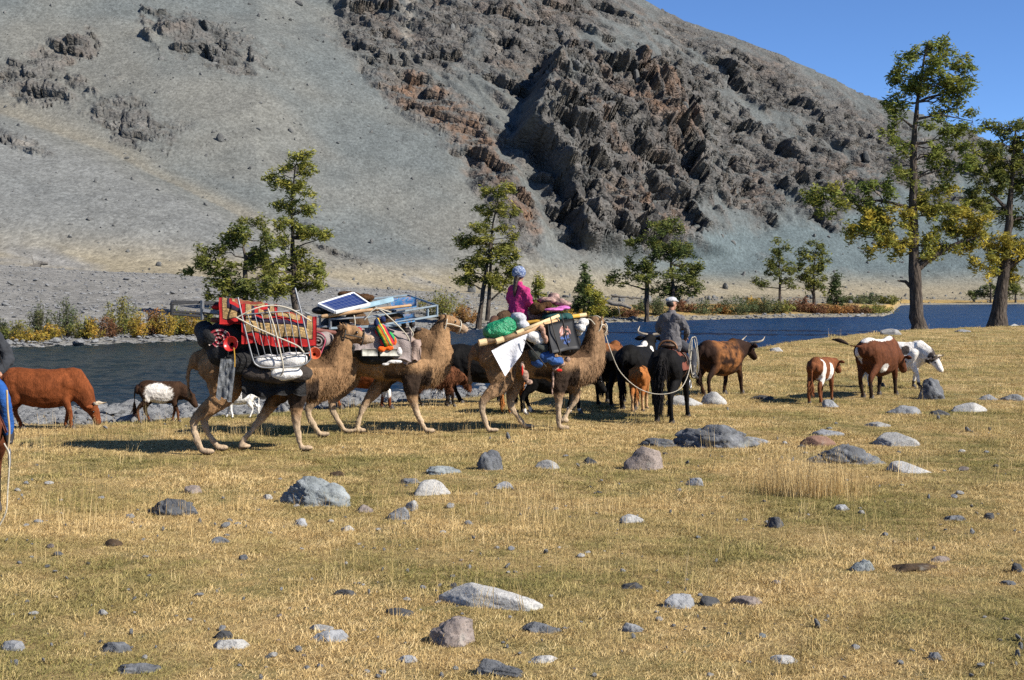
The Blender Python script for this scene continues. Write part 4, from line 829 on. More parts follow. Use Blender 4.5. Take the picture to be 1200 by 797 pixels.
# ------------------------------------------------------------------ cattle
def bend_chain(pts, yaw, x0):
    """swing neck and head sideways about the withers"""
    out = []
    for i, (x, y, z) in enumerate(pts):
        a = yaw * min(1.0, (i + 1) / 2.5); dx = x - x0; out.append((x0 + dx * math.cos(a) - y * math.sin(a), dx * math.sin(a) + y * math.cos(a), z))
    return out
def cattle(name, label, cat, X, Y, heading, h, coat, head='level', yaw=0.0, swing=(0, 0, 0, 0), horns=0.0, calf=False, shag=0.0, tail='down', group='cattle herded along the river', fat=1.0, horn_col=None, zoff=0.0, seed=0, hornv=(0, 0, 1)):
    """forward is +x; swing = front near (right), front far (left), hind near, hind far: metres the foot is ahead of rest"""
    root = empty(name, (X, Y, g1(X, Y) + zoff), heading, h / 1.2); B = Blob()
    L = .88 if calf else 1.0; lg = 1.12 if calf else 1.0; thin = .86 if calf else 1.0; fz_ = fat * thin
    up_ = .07 if calf else 0
    B.tube([(-.80 * L, 0, 1.0), (-.62 * L, 0, 1.0), (-.25, 0, .86 + up_), (.15, 0, .83 + up_), (.45 * L, 0, .88 + up_), (.64 * L, 0, .90)], [(.12, .14), (.25 * fz_, .29), (.33 * fz_, .385 * thin), (.33 * fz_, .40 * thin), (.245, .36 * thin), (.14, .25)], 16)
    B.ell((.40 * L, 0, 1.10), (.24, .09, .12)); B.ell((-.56 * L, .18, 1.10), (.11, .07, .08)); B.ell((-.56 * L, -.18, 1.10), (.11, .07, .08)); B.ell((-.80 * L, .12, .98), (.08, .07, .12)); B.ell((-.80 * L, -.12, .98), (.08, .07, .12)); B.ell((-.80 * L, 0, 1.09), (.09, .07, .07))
    B.tube([(-.6 * L, 0, 1.13), (0, 0, 1.15), (.35 * L, 0, 1.17)], [.06, .06, .06], 8)
    # neck and head
    if head == 'graze': N = [(.50 * L, 0, .98), (.74 * L, 0, .74), (.88 * L, 0, .50), (.94 * L, 0, .44), (1.02 * L, 0, .29), (1.06 * L, 0, .15)]
    elif head == 'low': N = [(.50 * L, 0, .98), (.76 * L, 0, .90), (.92 * L, 0, .80), (.98 * L, 0, .77), (1.10 * L, 0, .62), (1.17 * L, 0, .52)]
    elif head == 'up': N = [(.48 * L, 0, 1.0), (.70 * L, 0, 1.15), (.84 * L, 0, 1.27), (.91 * L, 0, 1.31), (1.08 * L, 0, 1.20), (1.17 * L, 0, 1.13)]
    else: N = [(.50 * L, 0, .98), (.74 * L, 0, 1.02), (.90 * L, 0, 1.05), (.97 * L, 0, 1.06), (1.11 * L, 0, .92), (1.19 * L, 0, .83)]
    N = bend_chain(N, yaw, .45 * L); hs = 1.12 if calf else 1.0
    B.tube(N[:3], [(.19 * thin, .33 * thin), (.145 * thin, .25 * thin), (.11, .165)], 12)
    B.tube(N[2:], [(.10 * hs, .14 * hs), (.125 * hs, .13 * hs), (.088 * hs, .098 * hs), (.085 * hs, .072 * hs)], 12)
    hd = np.array(N[3]); dr = np.array(N[5]) - hd; dr /= np.linalg.norm(dr); side = np.cross((0, 0, 1), dr); side /= np.linalg.norm(side); upv = np.cross(dr, side)
    for s in (-1, 1):
        e = hd + side * s * .12 - dr * .02 + upv * .05; B.tube([e, e + side * s * .09 + upv * -.01, e + side * s * .19 + upv * -.05 - dr * .02], [.03, .055, .02], 8, side=tuple(dr))
    if not calf and fat >= 1: B.tube([(N[1][0], N[1][1], N[1][2] - .2), (.62 * L, 0, .68), (.45, 0, .6)], [.03, .045, .05], 8)
    # legs
    for k, (s, sw) in enumerate(((-1, swing[0]), (1, swing[1]))):
        y = s * .15 * fz_; x = .44 * L; lift = .06 if sw > .25 else 0
        B.tube([(x, y * 1.15, .93), (x - .02, y * 1.1, .66), (x + .02 + sw * .5, y, .37 + lift), (x + .0 + sw * .92, y, .11 + lift * .6), (x + .03 + sw, y, .035 + lift * .2)], [(.11 * fz_, .17 * thin), (.078, .10), .055, .040, .056], 10)
    for k, (s, sw) in enumerate(((-1, swing[2]), (1, swing[3]))):
        y = s * .155 * fz_; x = -.60 * L
        B.tube([(x, y, 1.0), (x + .10 + sw * .2, y * 1.15, .70), (x - .10 + sw * .62, y, .42), (x - .04 + sw * .95, y, .11), (x - .0 + sw, y, .035)], [(.14 * fz_, .21 * thin), (.10, .145 * thin), (.05, .06), .041, .056], 10)
    # tail
    tl = {'down': [(-.84 * L, 0, 1.10), (-.92 * L, 0, .95), (-.93 * L, 0, .6), (-.91 * L, 0, .42)], 'flick': [(-.84 * L, 0, 1.10), (-.95 * L, .05, 1.10), (-1.0 * L, .20, 1.12), (-1.02 * L, .34, 1.18)]}[tail]
    if tail == 'down': B.tube(tl, [.035, .028, .024, .045], 8)
    else: B.tube(tl[:3], [.035, .028, .02], 8)
    me = B.mesh('body', .019, 4)
    displace(me, .024 + .03 * shag, 4.2 + 6 * shag, seed); paint(me, coat); body = link('body', me, WOOL if shag else COAT, root)
    if shag: fuzz(me, 'hair', root, 2600, .10, .009, lambda v, n_: (n_[:, 2] < .5) * (v[:, 2] > .35), .7, seed)
    if tail == 'down': fuzz(me, 'tail_tuft', root, 160, .22, .012, lambda v, n_: (v[:, 0] < -.86 * L) * (v[:, 2] < .62) * (np.abs(v[:, 1]) < .1), .9, seed, COAT)
    else:
        tm = Blob().tube([(-1.0 * L, .26, 1.15), (-1.04 * L, .42, 1.22), (-1.06 * L, .58, 1.24)], [.02, .045, .012], 8).raw('tail_tuft'); vcol(tm, C3(verts(tm), (.03, .02, .015))); link('tail_tuft', tm, COAT, root)
    eyes(root, [hd + side * s * .105 + dr * .10 + upv * .035 for s in (-1, 1)], .024 * hs)
    for sx, sw in ((.44 * L + .03, swing[0]), (.44 * L + .03, swing[1]), (-.60 * L, swing[2]), (-.60 * L, swing[3])): pass
    if horns:
        for s in (-1, 1):
            a = hd - dr * .05 + upv * .10 + side * s * .07; q = [a, a + side * s * .14 * horns + upv * .03, a + side * s * .24 * horns + upv * .14 * horns + dr * .04, a + side * s * .22 * horns + upv * .30 * horns + dr * .06]
            link('horn', Blob().tube(q, [.035, .030, .020, .005], 8).raw('horn'), HORN, root)
    for s, x, sw, y0 in ((-1, .44 * L + .03, swing[0], .15), (1, .44 * L + .03, swing[1], .15), (-1, -.60 * L, swing[2], .155), (1, -.60 * L, swing[3], .155)):
        b = Blob(); y = s * y0 * fz_; xx = x + sw; b.tube([(xx + .01, y, .0), (xx - .005, y, .055)], [(.060, .068), (.050, .056)], 10); link('hoof', b.raw('hoof'), HOOF, root)
    return tag(root, label, cat, group)

# coats: colour over the body, in the template frame (x forward, y left, z up)
def coat_plain(c, dark=None, leg=None, var=.18, belly=None):
    def f(v, n_):
        k = C3(v, c) * (1 + var * 2 * nz3(v, 3.1, 4))[:, None]
        if belly is not None: k = lerp3(k, C3(v, belly), sstep(.70, .56, v[:, 2] + .05 * nz3(v, 6)) * (np.abs(v[:, 0]) < .55))
        if leg is not None: k = lerp3(k, C3(v, leg), sstep(.52, .30, v[:, 2]) * (v[:, 0] < .95))
        if dark is not None: k = lerp3(k, C3(v, dark), sstep(.66, .86, v[:, 0] + .1 * nz3(v, 5, 2)))
        return np.clip(k, .004, 1)
    return f
def coat_mottle(dark, light, sc_=4.5, bias=0.0, leg=None):
    def f(v, n_):
        t = sstep(-.22, .40, nz3(v, sc_, 6, 4) + .35 * nz3(v, sc_ * 3, 2) + bias + .25 * (v[:, 2] - .9)) * sstep(.62, .35, np.abs(v[:, 0] + .1)); k = lerp3(C3(v, dark), C3(v, light), t)
        if leg is not None: k = lerp3(k, C3(v, leg), sstep(.55, .40, v[:, 2]))
        return np.clip(k, .004, 1)
    return f
def coat_patch(base, patch, spots, leg=None, edge=.09, sc_=7.0):
    """spots: list of (centre, radii) in the template frame"""
    def f(v, n_):
        k = C3(v, base) * (1 + .5 * nz3(v, 3.2, 1))[:, None]; m = np.full(len(v), -9.0)
        for c, r in spots: m = np.maximum(m, 1 - np.linalg.norm((v - np.asarray(c)) / np.asarray(r), axis=1))
        k = lerp3(k, C3(v, patch), sstep(-edge, edge, m + .26 * nz3(v, sc_ * .7, 8) + .20 * nz3(v, sc_ * 2.6, 3)))
        if leg is not None: k = lerp3(k, C3(v, leg), sstep(.48, .28, v[:, 2]))
        return np.clip(k, .004, 1)
    return f
BLK, CHEST, WHT, BRN, DBR, ORB, CRM = (.0062, .0058, .0056), (.135, .038, .012), (.62, .58, .52), (.11, .042, .018), (.035, .018, .010), (.27, .10, .028), (.45, .36, .25)
HG = R(0)
def herd():
    cattle('cow', 'chestnut brown cow grazing by the water at left edge', 'cow', *at_g(52, 503), R(8), 1.02, coat_plain(CHEST, var=.14), 'graze', -.12, (.12, -.05, -.05, .15), .55, seed=1)
    cattle('calf', 'brown calf with a big white flank patch on the shore behind the hindmost camel', 'calf', *at_g(190, 495), R(6), .72, coat_patch(DBR, WHT, [((-.08, -.3, .88), (.42, .4, .34))], leg=BRN), 'low', -.25, (.12, -.1, -.1, .16), 0, True, seed=2)
    cattle('goat_kid', 'small all-white young animal seen between the hindmost camel\'s legs', 'animal', *at_g(281, 489), R(182), .52, coat_plain((.70, .68, .63), var=.06), 'low', .1, (.2, -.1, -.22, .1), 0, True, seed=3)
    cattle('cow', 'reddish cow with white chest and face, mostly hidden behind the middle camel', 'cow', *at_g(428, 479), R(4), 1.12, coat_patch(CHEST, WHT, [((.75, 0, .7), (.34, .4, .38)), ((.45, 0, .5), (.2, .4, .3))], edge=.08), 'low', -.25, (.1, -.1, .1, -.1), .6, seed=4)
    cattle('yak_calf', 'shaggy dark brown calf behind the middle camel\'s chest', 'calf', *at_g(512, 477), R(12), .80, coat_plain((.085, .034, .016), leg=(.02, .014, .01), var=.4), 'low', .1, (.1, -.08, -.1, .1), 0, True, shag=.8, seed=5)
    cattle('cow', 'glossy black cow between middle and front camels', 'cow', *at_g(566, 473), R(8), 1.20, coat_patch(BLK, WHT, [((-.92, 0, .55), (.05, .08, .3))], edge=.05), 'low', -.1, (.15, -.1, -.12, .16), .7, seed=6)
    cattle('calf', 'ginger calf with dark legs seen between the front camel\'s hind legs', 'calf', *at_g(600, 484), R(70), .80, coat_patch(ORB, (.03, .018, .012), [((-.72, .16, .35), (.22, .12, .42)), ((.5, .1, .3), (.4, .3, .4))]), 'low', .1, (.1, -.1, 0, .1), 0, True, seed=7)
    cattle('cow', 'black cow with white feet hidden behind the front camel\'s belly', 'cow', *at_g(650, 485), R(10), 1.02, coat_patch(BLK, WHT, [((-.6, 0, .08), (.3, .3, .09)), ((.45, 0, .08), (.3, .3, .06))]), 'low', .1, (.1, -.1, -.1, .1), 0, seed=8)
    cattle('cow', 'black cow with rusty brown back walking away beside the front camel\'s head', 'cow', *at_g(716, 474), R(74), 1.22, coat_patch(BLK, (.16, .06, .02), [((-.1, 0, 1.22), (.75, .3, .22))], edge=.14), 'level', .25, (.1, -.1, -.1, .1), 0, seed=9)
    cattle('cow', 'black cow with upright horns and a white shoulder stripe, facing the river', 'cow', *at_g(748, 478), R(66), 1.22, coat_patch(BLK, WHT, [((.42, -.32, .92), (.13, .3, .42)), ((.3, 0, 1.2), (.5, .08, .12))], edge=.05, sc_=4), 'up', .12, (.1, -.1, -.1, .1), .85, seed=10)
    cattle('calf', 'ginger calf with pale lower legs seen from behind, beside the horse tail', 'calf', *at_g(750, 481), R(78), .86, coat_plain(ORB, leg=(.42, .27, .14)), 'low', .3, (.1, -.1, .06, -.08), 0, True, seed=11)
    cattle('bull', 'mottled dark brown bull with upturned horn right of the horseman', 'bull', *at_g(846, 463), R(48), 1.20, coat_mottle((.022, .011, .007), (.19, .078, .026), 4.0, .12), 'level', -.15, (.14, -.1, -.12, .12), .95, seed=12, fat=1.08)
    cattle('calf', 'small brown calf with white flank bands standing apart in the open meadow', 'calf', *at_g(963, 471), R(58), .92, coat_patch((.14, .05, .02), WHT, [((-.45, -.25, .85), (.12, .3, .4)), ((.05, -.3, .75), (.16, .3, .4)), ((-.15, 0, 1.1), (.3, .1, .1))], edge=.08), 'level', -.2, (.1, -.1, .08, -.1), 0, True, seed=13)
    cattle('cow', 'brown cow with white blaze down the hind leg and tail flicked out', 'cow', *at_g(1030, 465), R(52), 1.26, coat_patch((.085, .03, .013), WHT, [((-.15, 0, 1.24), (.75, .16, .12)), ((-.80, .12, .62), (.12, .08, .5)), ((-.3, -.3, .6), (.14, .15, .12)), ((-.5, 0, .1), (.5, .4, .12))], edge=.06, leg=(.03, .018, .012)), 'low', -.1, (.1, -.1, -.14, .14), 0, tail='flick', seed=14)
    cattle('cow', 'white cow with black ears and speckled face beyond the brown one', 'cow', *at_g(1053, 454), R(-32), 1.10, coat_patch((.60, .56, .50), (.05, .04, .035), [((-.2, -.2, .9), (.16, .2, .16)), ((-.6, -.1, 1.0), (.15, .3, .2)), ((.25, -.2, 1.0), (.12, .2, .14)), ((.95, 0, .85), (.14, .5, .14)), ((1.02, 0, 1.05), (.12, .5, .12)), ((.98, .1, 1.1), (.1, .4, .1)), ((1.26, 0, .9), (.12, .14, .14)), ((.8, -.2, .7), (.08, .1, .1)), ((.45, 0, .1), (.3, .3, .1))], edge=.1, sc_=10), 'low', -.2, (.16, -.1, -.12, .12), .5, seed=15)
def at_g(px, py):
    Y = GY(py); X = (px - 600) / F * Y; return X, Y
herd()
# ------------------------------------------------------------------ camels
CH = R(17)                                          # the caravan walks to the right and a little away
CAMS = {1: (300, 20.3), 2: (440, 22.7), 3: (615, 23.3)}
def K(i, px, py, off=0.0):
    """point at photo pixel, in the plane of camel i, moved off metres towards the viewer"""
    px0, Y0 = CAMS[i]; Y = Y0 + (px - px0) / F * Y0 * math.tan(CH) - off; return np.array(P(px, py, Y))
def camel(i, label, legs, neck, head, col, mane, seed, yaw_head=0.0, lump=None):
    px0, Y0 = CAMS[i]; X0 = (px0 - 600) / F * Y0; root = empty('camel', (X0, Y0, g1(X0, Y0)), CH); B = Blob()
    B.tube([(-.82, 0, 1.36), (-.66, 0, 1.36), (-.35, 0, 1.38), (.05, 0, 1.33), (.42, 0, 1.28), (.72, 0, 1.16)], [(.12, .16), (.21, .28), (.30, .37), (.35, .42), (.31, .41), (.23, .32)], 18)
    B.ell((-.33, 0, 1.82), (.22, .15, .26)); B.ell((.30, 0, 1.80), (.22, .15, .26))
    B.tube([(x, 0, z) for x, z, r in neck], [(r * .78, r) for x, z, r in neck], 14)
    if lump: B.ell((lump[0], 0, lump[1]), (lump[2], lump[2] * .8, lump[2] * 1.15))
    # head, swung about the poll
    (x0, z0) = head[0]; H = [(x0 + (x - x0) * math.cos(yaw_head), (x - x0) * math.sin(yaw_head), z) for x, z in head]
    H += []; B.tube(H, [(.095, .115), (.10, .125), (.075, .085), (.058, .062)], 12)
    hd = np.array(H[1]); dr = np.array(H[-1]) - np.array(H[0]); dr /= np.linalg.norm(dr); side = np.cross((0, 0, 1), dr); side /= np.linalg.norm(side); upv = np.cross(dr, side)
    tipp = np.array(H[-1]); B.ell(tipp - upv * .035 - dr * .01, (.06, .05, .04)); B.ell(tipp + upv * .02, (.05, .055, .035)); B.ell(np.array(H[0]) + upv * .09, (.11, .085, .07))
    B.tube([np.array(H[0]) - upv * .02, np.array(H[1]) - upv * .09 + dr * .03, tipp - upv * .07 - dr * .06], [.06, .05, .03], 8)
    for s in (-1, 1):
        e = np.array(H[0]) + side * s * .085 + upv * .06; B.tube([e, e + side * s * .05 + upv * .05 - dr * .03, e + side * s * .07 + upv * .10 - dr * .06], [.028, .034, .012], 8, side=tuple(dr))
        B.ell(hd + side * s * .085 + dr * .02 + upv * .045, (.045, .025, .03))
    for k, jt in enumerate(legs):
        front = k < 2; s = -1 if k % 2 == 0 else 1; y = s * (.20 if front else .19)
        pts = [(x, y * (1.15 if j < 2 else 1), z) for j, (x, z) in enumerate(jt)]
        if front: B.tube(pts, [(.14, .20), (.11, .15), .066, (.042, .044), (.048, .05)], 12); B.ell((jt[1][0] + .01, y * 1.12, jt[1][1] + .02), (.15, .12, .22))
        else: B.tube(pts, [(.18, .29), (.115, .19), (.052, .072), (.042, .046), (.048, .05)], 12); m = ((jt[0][0] + jt[1][0]) / 2 - .04, y * 1.12, (jt[0][1] + jt[1][1]) / 2); B.ell(m, (.20, .14, .32))
        fx, fz2 = jt[4]; B.ell((fx + .05, y, max(.045, fz2 + .01)), (.10, .075, .042)); B.ell((jt[2][0], y, jt[2][1]), (.062, .055, .072))
    B.tube([(-.88, 0, 1.45), (-.97, 0, 1.25), (-.98, 0, .98), (-.96, 0, .85)], [.045, .035, .03, .05], 8)
    me = B.mesh('body', .022, 5); displace(me, .028, 5, seed); displace(me, .012, 21, seed + 3)
    nk = np.array([(x, z) for x, z, r in neck])
    def coat(v, n_):
        k = C3(v, col) * (1 + .55 * nz3(v, 2.6, 3))[:, None]; front = (v[:, 0] > .12) & (v[:, 0] < 1.2)
        k = lerp3(k, C3(v, np.array((.38, .29, .195))), sstep(.66, .34, v[:, 2]) * .85)                      # pale shanks
        k = lerp3(k, C3(v, (.035, .023, .016)), sstep(.62, .68, v[:, 2]) * sstep(1.14, .98, v[:, 2] + .1 * nz3(v, 5)) * front * sstep(.10, .17, np.abs(v[:, 1])) * (v[:, 0] < .9) * mane[1])   # dark sleeve wool
        nx = np.interp(v[:, 2], nk[:, 1], nk[:, 0]); back = sstep(.03, -.12, v[:, 0] - nx) * (v[:, 2] > 1.25) * (v[:, 0] > .55)
        k = lerp3(k, C3(v, (.060, .034, .019)), np.clip(back, 0, 1) * mane[0])                                # mane along the nape
        k = lerp3(k, C3(v, (.040, .024, .015)), sstep(1.6, 1.8, v[:, 2]) * (v[:, 0] < .6) * .8)               # hump tops
        k = lerp3(k, C3(v, np.array((.33, .25, .18))), sstep(.12, .3, (v - hd) @ dr) * sstep(.5, .35, np.linalg.norm(v - hd, axis=1)) * .8)      # pale muzzle
        k = lerp3(k, C3(v, (.03, .022, .018)), sstep(.075, .03, v[:, 2]) * .7); return np.clip(k, .004, 1)
    paint(me, coat); link('body', me, WOOL, root)
    fuzz(me, 'hair', root, 7000, .022, .004, lambda v, n_: (v[:, 2] > .62) * (np.linalg.norm(v - hd, axis=1) > .22) * 1.0, .5, seed)
    fuzz(me, 'mane', root, 2200, .06, .004, lambda v, n_: ((v[:, 0] > .75) * (v[:, 2] < 1.25) * (v[:, 2] > .62) * (n_[:, 2] < .1) + 1.6 * (v[:, 0] > .6) * (v[:, 2] > 1.3) * (n_[:, 0] < -.2)) * (np.linalg.norm(v - hd, axis=1) > .2), .8, seed + 5)
    eyes(root, [hd + side * s * .100 + dr * .05 + upv * .03 for s in (-1, 1)], .024)
    for s in (-1, 1):
        n0 = tipp + side * s * .035 + dr * .035 + upv * .02; link('nostril', Blob().ell(n0, (.016, .010, .008), seg=8).raw('nostril'), EYE, root)
    tag(root, label, 'camel', 'pack camels of the caravan')
    return root, [np.array(root.matrix_basis @ Vector(h)) if False else h for h in H], (dr, side, upv)
c1 = camel(1, 'hindmost camel in line, under red carpet and white metal crib', [[(.60, 1.15), (.57, .86), (.57, .47), (.62, .12), (.68, .045)], [(.56, 1.15), (.38, .88), (.10, .47), (-.17, .15), (-.20, .06)], [(-.60, 1.32), (-.42, .93), (-.90, .52), (-.82, .12), (-.76, .045)], [(-.58, 1.32), (-.36, .93), (-.74, .51), (-.58, .12), (-.52, .045)]],
           [(.62, 1.12, .36), (.90, 1.06, .35), (1.12, 1.18, .29), (1.25, 1.42, .21), (1.30, 1.64, .145), (1.33, 1.72, .11)], [(1.31, 1.74), (1.44, 1.745), (1.62, 1.675), (1.73, 1.655)], (.215, .125, .062), (.6, 1.0), 1)
c2 = camel(2, 'middle camel with solar panel load and head raised towards the front camel', [[(.58, 1.15), (.56, .84), (.62, .46), (.78, .12), (.84, .045)], [(.5, 1.15), (.18, .88), (-.16, .44), (-.27, .13), (-.26, .045)], [(-.60, 1.32), (-.62, .93), (-1.14, .50), (-1.0, .12), (-.94, .045)], [(-.58, 1.32), (-.40, .93), (-.70, .51), (-.52, .12), (-.46, .045)]],
           [(.60, 1.14, .36), (.86, 1.12, .36), (1.02, 1.28, .32), (1.06, 1.52, .25), (1.13, 1.74, .16), (1.17, 1.80, .12)], [(1.15, 1.84), (1.28, 1.85), (1.47, 1.77), (1.59, 1.735)], (.225, .135, .069), (.6, 1.0), 2, .25, (.80, 1.48, .25))
c3 = camel(3, 'front camel carrying the pink-jacketed rider, led by the horseman\'s rope', [[(.58, 1.15), (.55, .84), (.54, .50), (.55, .12), (.60, .045)], [(.6, 1.15), (.78, .88), (1.02, .60), (.80, .22), (.72, .13)], [(-.60, 1.32), (-.44, .90), (-.80, .52), (-.72, .12), (-.66, .045)], [(-.52, 1.32), (-.12, .90), (-.20, .46), (.02, .12), (.08, .045)]],
           [(.62, 1.12, .36), (.90, 1.06, .35), (1.14, 1.16, .30), (1.25, 1.42, .23), (1.27, 1.66, .16), (1.29, 1.76, .12)], [(1.27, 1.80), (1.40, 1.83), (1.58, 1.72), (1.66, 1.66)], (.205, .125, .068), (.9, 1.0), 3, .75)
def cw(i, p):
    """camel frame -> world"""
    px0, Y0 = CAMS[i]; X0 = (px0 - 600) / F * Y0; c, s = math.cos(CH), math.sin(CH); return np.array([X0 + p[0] * c - p[1] * s, Y0 + p[0] * s + p[1] * c, g1(X0, Y0) + p[2]])
# ------------------------------------------------------------------ placing loose things
def put(name, label, cat, me, mat, group=None, parent=None, smooth=True, flat=False):
    """object whose origin sits at the middle of its base; vertices come in world space"""
    v = verts(me).astype(float); c = (v.min(0) + v.max(0)) / 2; c[2] = v[:, 2].min()
    if parent is not None:
        top = parent
        while top.parent is not None: top = top.parent
        c = np.array(top.location)
    me.vertices.foreach_set('co', (v - c).astype(np.float32).ravel()); me.update()
    o = link(name, me, mat, parent, smooth)
    if parent is None: o.location = c
    if label: tag(o, label, cat, group)
    return o
def beam_mesh(a, b, w_, h_=None, name='bar', up=(0, 0, 1)):
    """square bar from a to b with softened edges"""
    a, b = np.asarray(a, float), np.asarray(b, float); t = b - a; t /= np.linalg.norm(t); s = np.cross(t, up); s /= np.linalg.norm(s) + 1e-9; u_ = np.cross(s, t); w2, h2 = w_ / 2, (h_ or w_) / 2; e = .2
    ring = [(-1, -1 + e), (-1 + e, -1), (1 - e, -1), (1, -1 + e), (1, 1 - e), (1 - e, 1), (-1 + e, 1), (-1, 1 - e)]
    V = [p + s * x * w2 + u_ * y * h2 for p in (a, b) for x, y in ring]; Fc = [(j, (j + 1) % 8, 8 + (j + 1) % 8, 8 + j) for j in range(8)] + [tuple(range(7, -1, -1)), tuple(range(8, 16))]
    return pymesh(name, V, Fc)
def rod_mesh(pts, r, name='bar', seg=8, n=None):
    r = [r] * len(pts) if np.isscalar(r) else r
    return Blob().tube(pts, r, seg, n or max(2, 3 * len(pts)) if len(pts) > 2 else 2, side=(.31, .87, .38)).raw(name)
def sheet(name, fn, nu, nv, th=.012):
    """thick cloth or board from fn(u,v); carries su, sv for its pattern"""
    U, V_ = np.meshgrid(np.linspace(0, 1, nu), np.linspace(0, 1, nv), indexing='ij'); p = np.array([[fn(a, b) for a, b in zip(r1, r2)] for r1, r2 in zip(U, V_)])
    n_ = np.cross(np.gradient(p, axis=0), np.gradient(p, axis=1)); n_ /= np.linalg.norm(n_, axis=-1)[..., None] + 1e-9; A, Bk = p + n_ * th / 2, p - n_ * th / 2
    i = np.arange(nu * nv).reshape(nu, nv); q = np.stack([i[:-1, :-1], i[1:, :-1], i[1:, 1:], i[:-1, 1:]], -1).reshape(-1, 4); m = nu * nv
    rim = np.concatenate([i[0, :], i[1:, -1], i[-1, -2::-1], i[-2:0:-1, 0]]); r2 = np.roll(rim, -1)
    me = npmesh(name, np.concatenate([A.reshape(-1, 3), Bk.reshape(-1, 3)]), np.concatenate([q, (q + m)[:, ::-1], np.stack([rim, r2, r2 + m, rim + m], -1)[:, ::-1]]))
    vfloat(me, np.tile(U.ravel(), 2), 'su'); vfloat(me, np.tile(V_.ravel(), 2), 'sv'); return me
def cyl_mesh(a, b, r0, r1, name='shaft', seg=12):
    """flat-ended round pole"""
    a, b = np.asarray(a, float), np.asarray(b, float); t = (b - a) / np.linalg.norm(b - a); s = np.cross(t, (.2, .3, .9)); s /= np.linalg.norm(s); u_ = np.cross(s, t); th = np.linspace(0, 2 * math.pi, seg, endpoint=False)
    V = [p + r * (s * math.cos(x) + u_ * math.sin(x)) for p, r in ((a, r0), (b, r1)) for x in th]; return pymesh(name, V, [(j, (j + 1) % seg, seg + (j + 1) % seg, seg + j) for j in range(seg)] + [tuple(range(seg - 1, -1, -1)), tuple(range(seg, 2 * seg))])
def rope(name, label, pts, r, mat, group=None, cat='rope', n=None):
    return put(name, label, cat, Blob().tube(pts, [r] * len(pts), 6, n or 8 * len(pts), side=(.3, .9, .3)).raw(name), mat, group)
ROPE = simple('pale_rope', (.42, .38, .30), .9, .1, var=.25, scale=60, bump=.4); DROPE = simple('dark_rope', (.05, .045, .04), .9, .1, var=.3, scale=60)
def cloth_material(name, col, var=.22, sc_=7, rough=.9, spec=.1, bump=.45, bd=.03):
    return simple(name, col, rough, spec, var=var, scale=sc_, bump=bump, bdist=bd)

# ------------------------------------------------------------------ people (template: x forward, z up, seat at the origin)
SKIN = simple('skin', (.30, .155, .095), .55, .3, var=.12, scale=14, bump=.1)
def hand(B, w_, d, side, curl=.6):
    """palm and five fingers closing on what is held; w_ wrist, d direction of the forearm"""
    w_, d, side = map(lambda a: np.asarray(a, float), (w_, d, side)); d /= np.linalg.norm(d); side /= np.linalg.norm(side); dn = np.cross(d, side); dn = -dn if dn[2] > 0 else dn
    B.tube([w_, w_ + d * .045, w_ + d * .085], [(.026, .018), (.040, .018), (.038, .016)], 10, side=tuple(side))
    for k, (o, l) in enumerate(((-.030, .062), (-.010, .072), (.011, .068), (.030, .052))):
        a = w_ + d * .085 + side * o; B.tube([a, a + d * l * .45 + dn * l * .15 * curl, a + d * l * .65 + dn * l * .65 * curl, a + d * l * .45 + dn * l * 1.0 * curl], [.0095, .009, .008, .007], 8)
    a = w_ + d * .03 - side * .035; B.tube([a, a + d * .03 - side * .022 + dn * .01, a + d * .055 - side * .012 + dn * .028], [.012, .0105, .008], 8)
def face_head(B, c, yaw, pitch=0):
    """skull with brow, nose, lips, chin and ears about centre c"""
    M = np.array(Matrix.Rotation(yaw, 3, 'Z') @ Matrix.Rotation(pitch, 3, 'Y')); q = lambda p: np.asarray(c) + M @ np.asarray(p, float); rt = (0, pitch, yaw)
    B.ell(q((-.01, 0, .03)), (.098, .078, .10), rt); B.ell(q((.025, 0, -.035)), (.068, .058, .075), rt); B.ell(q((.065, 0, -.088)), (.022, .024, .02), rt); B.tube([q((.085, 0, .02)), q((.108, 0, -.018)), q((.09, 0, -.03))], [.010, .015, .012], 8)
    B.ell(q((.082, 0, -.056)), (.014, .026, .010), rt); B.ell(q((.08, 0, .03)), (.02, .05, .012), rt)
    for s in (-1, 1): B.ell(q((-.012, s * .080, -.008)), (.022, .010, .034), rt)
    return q
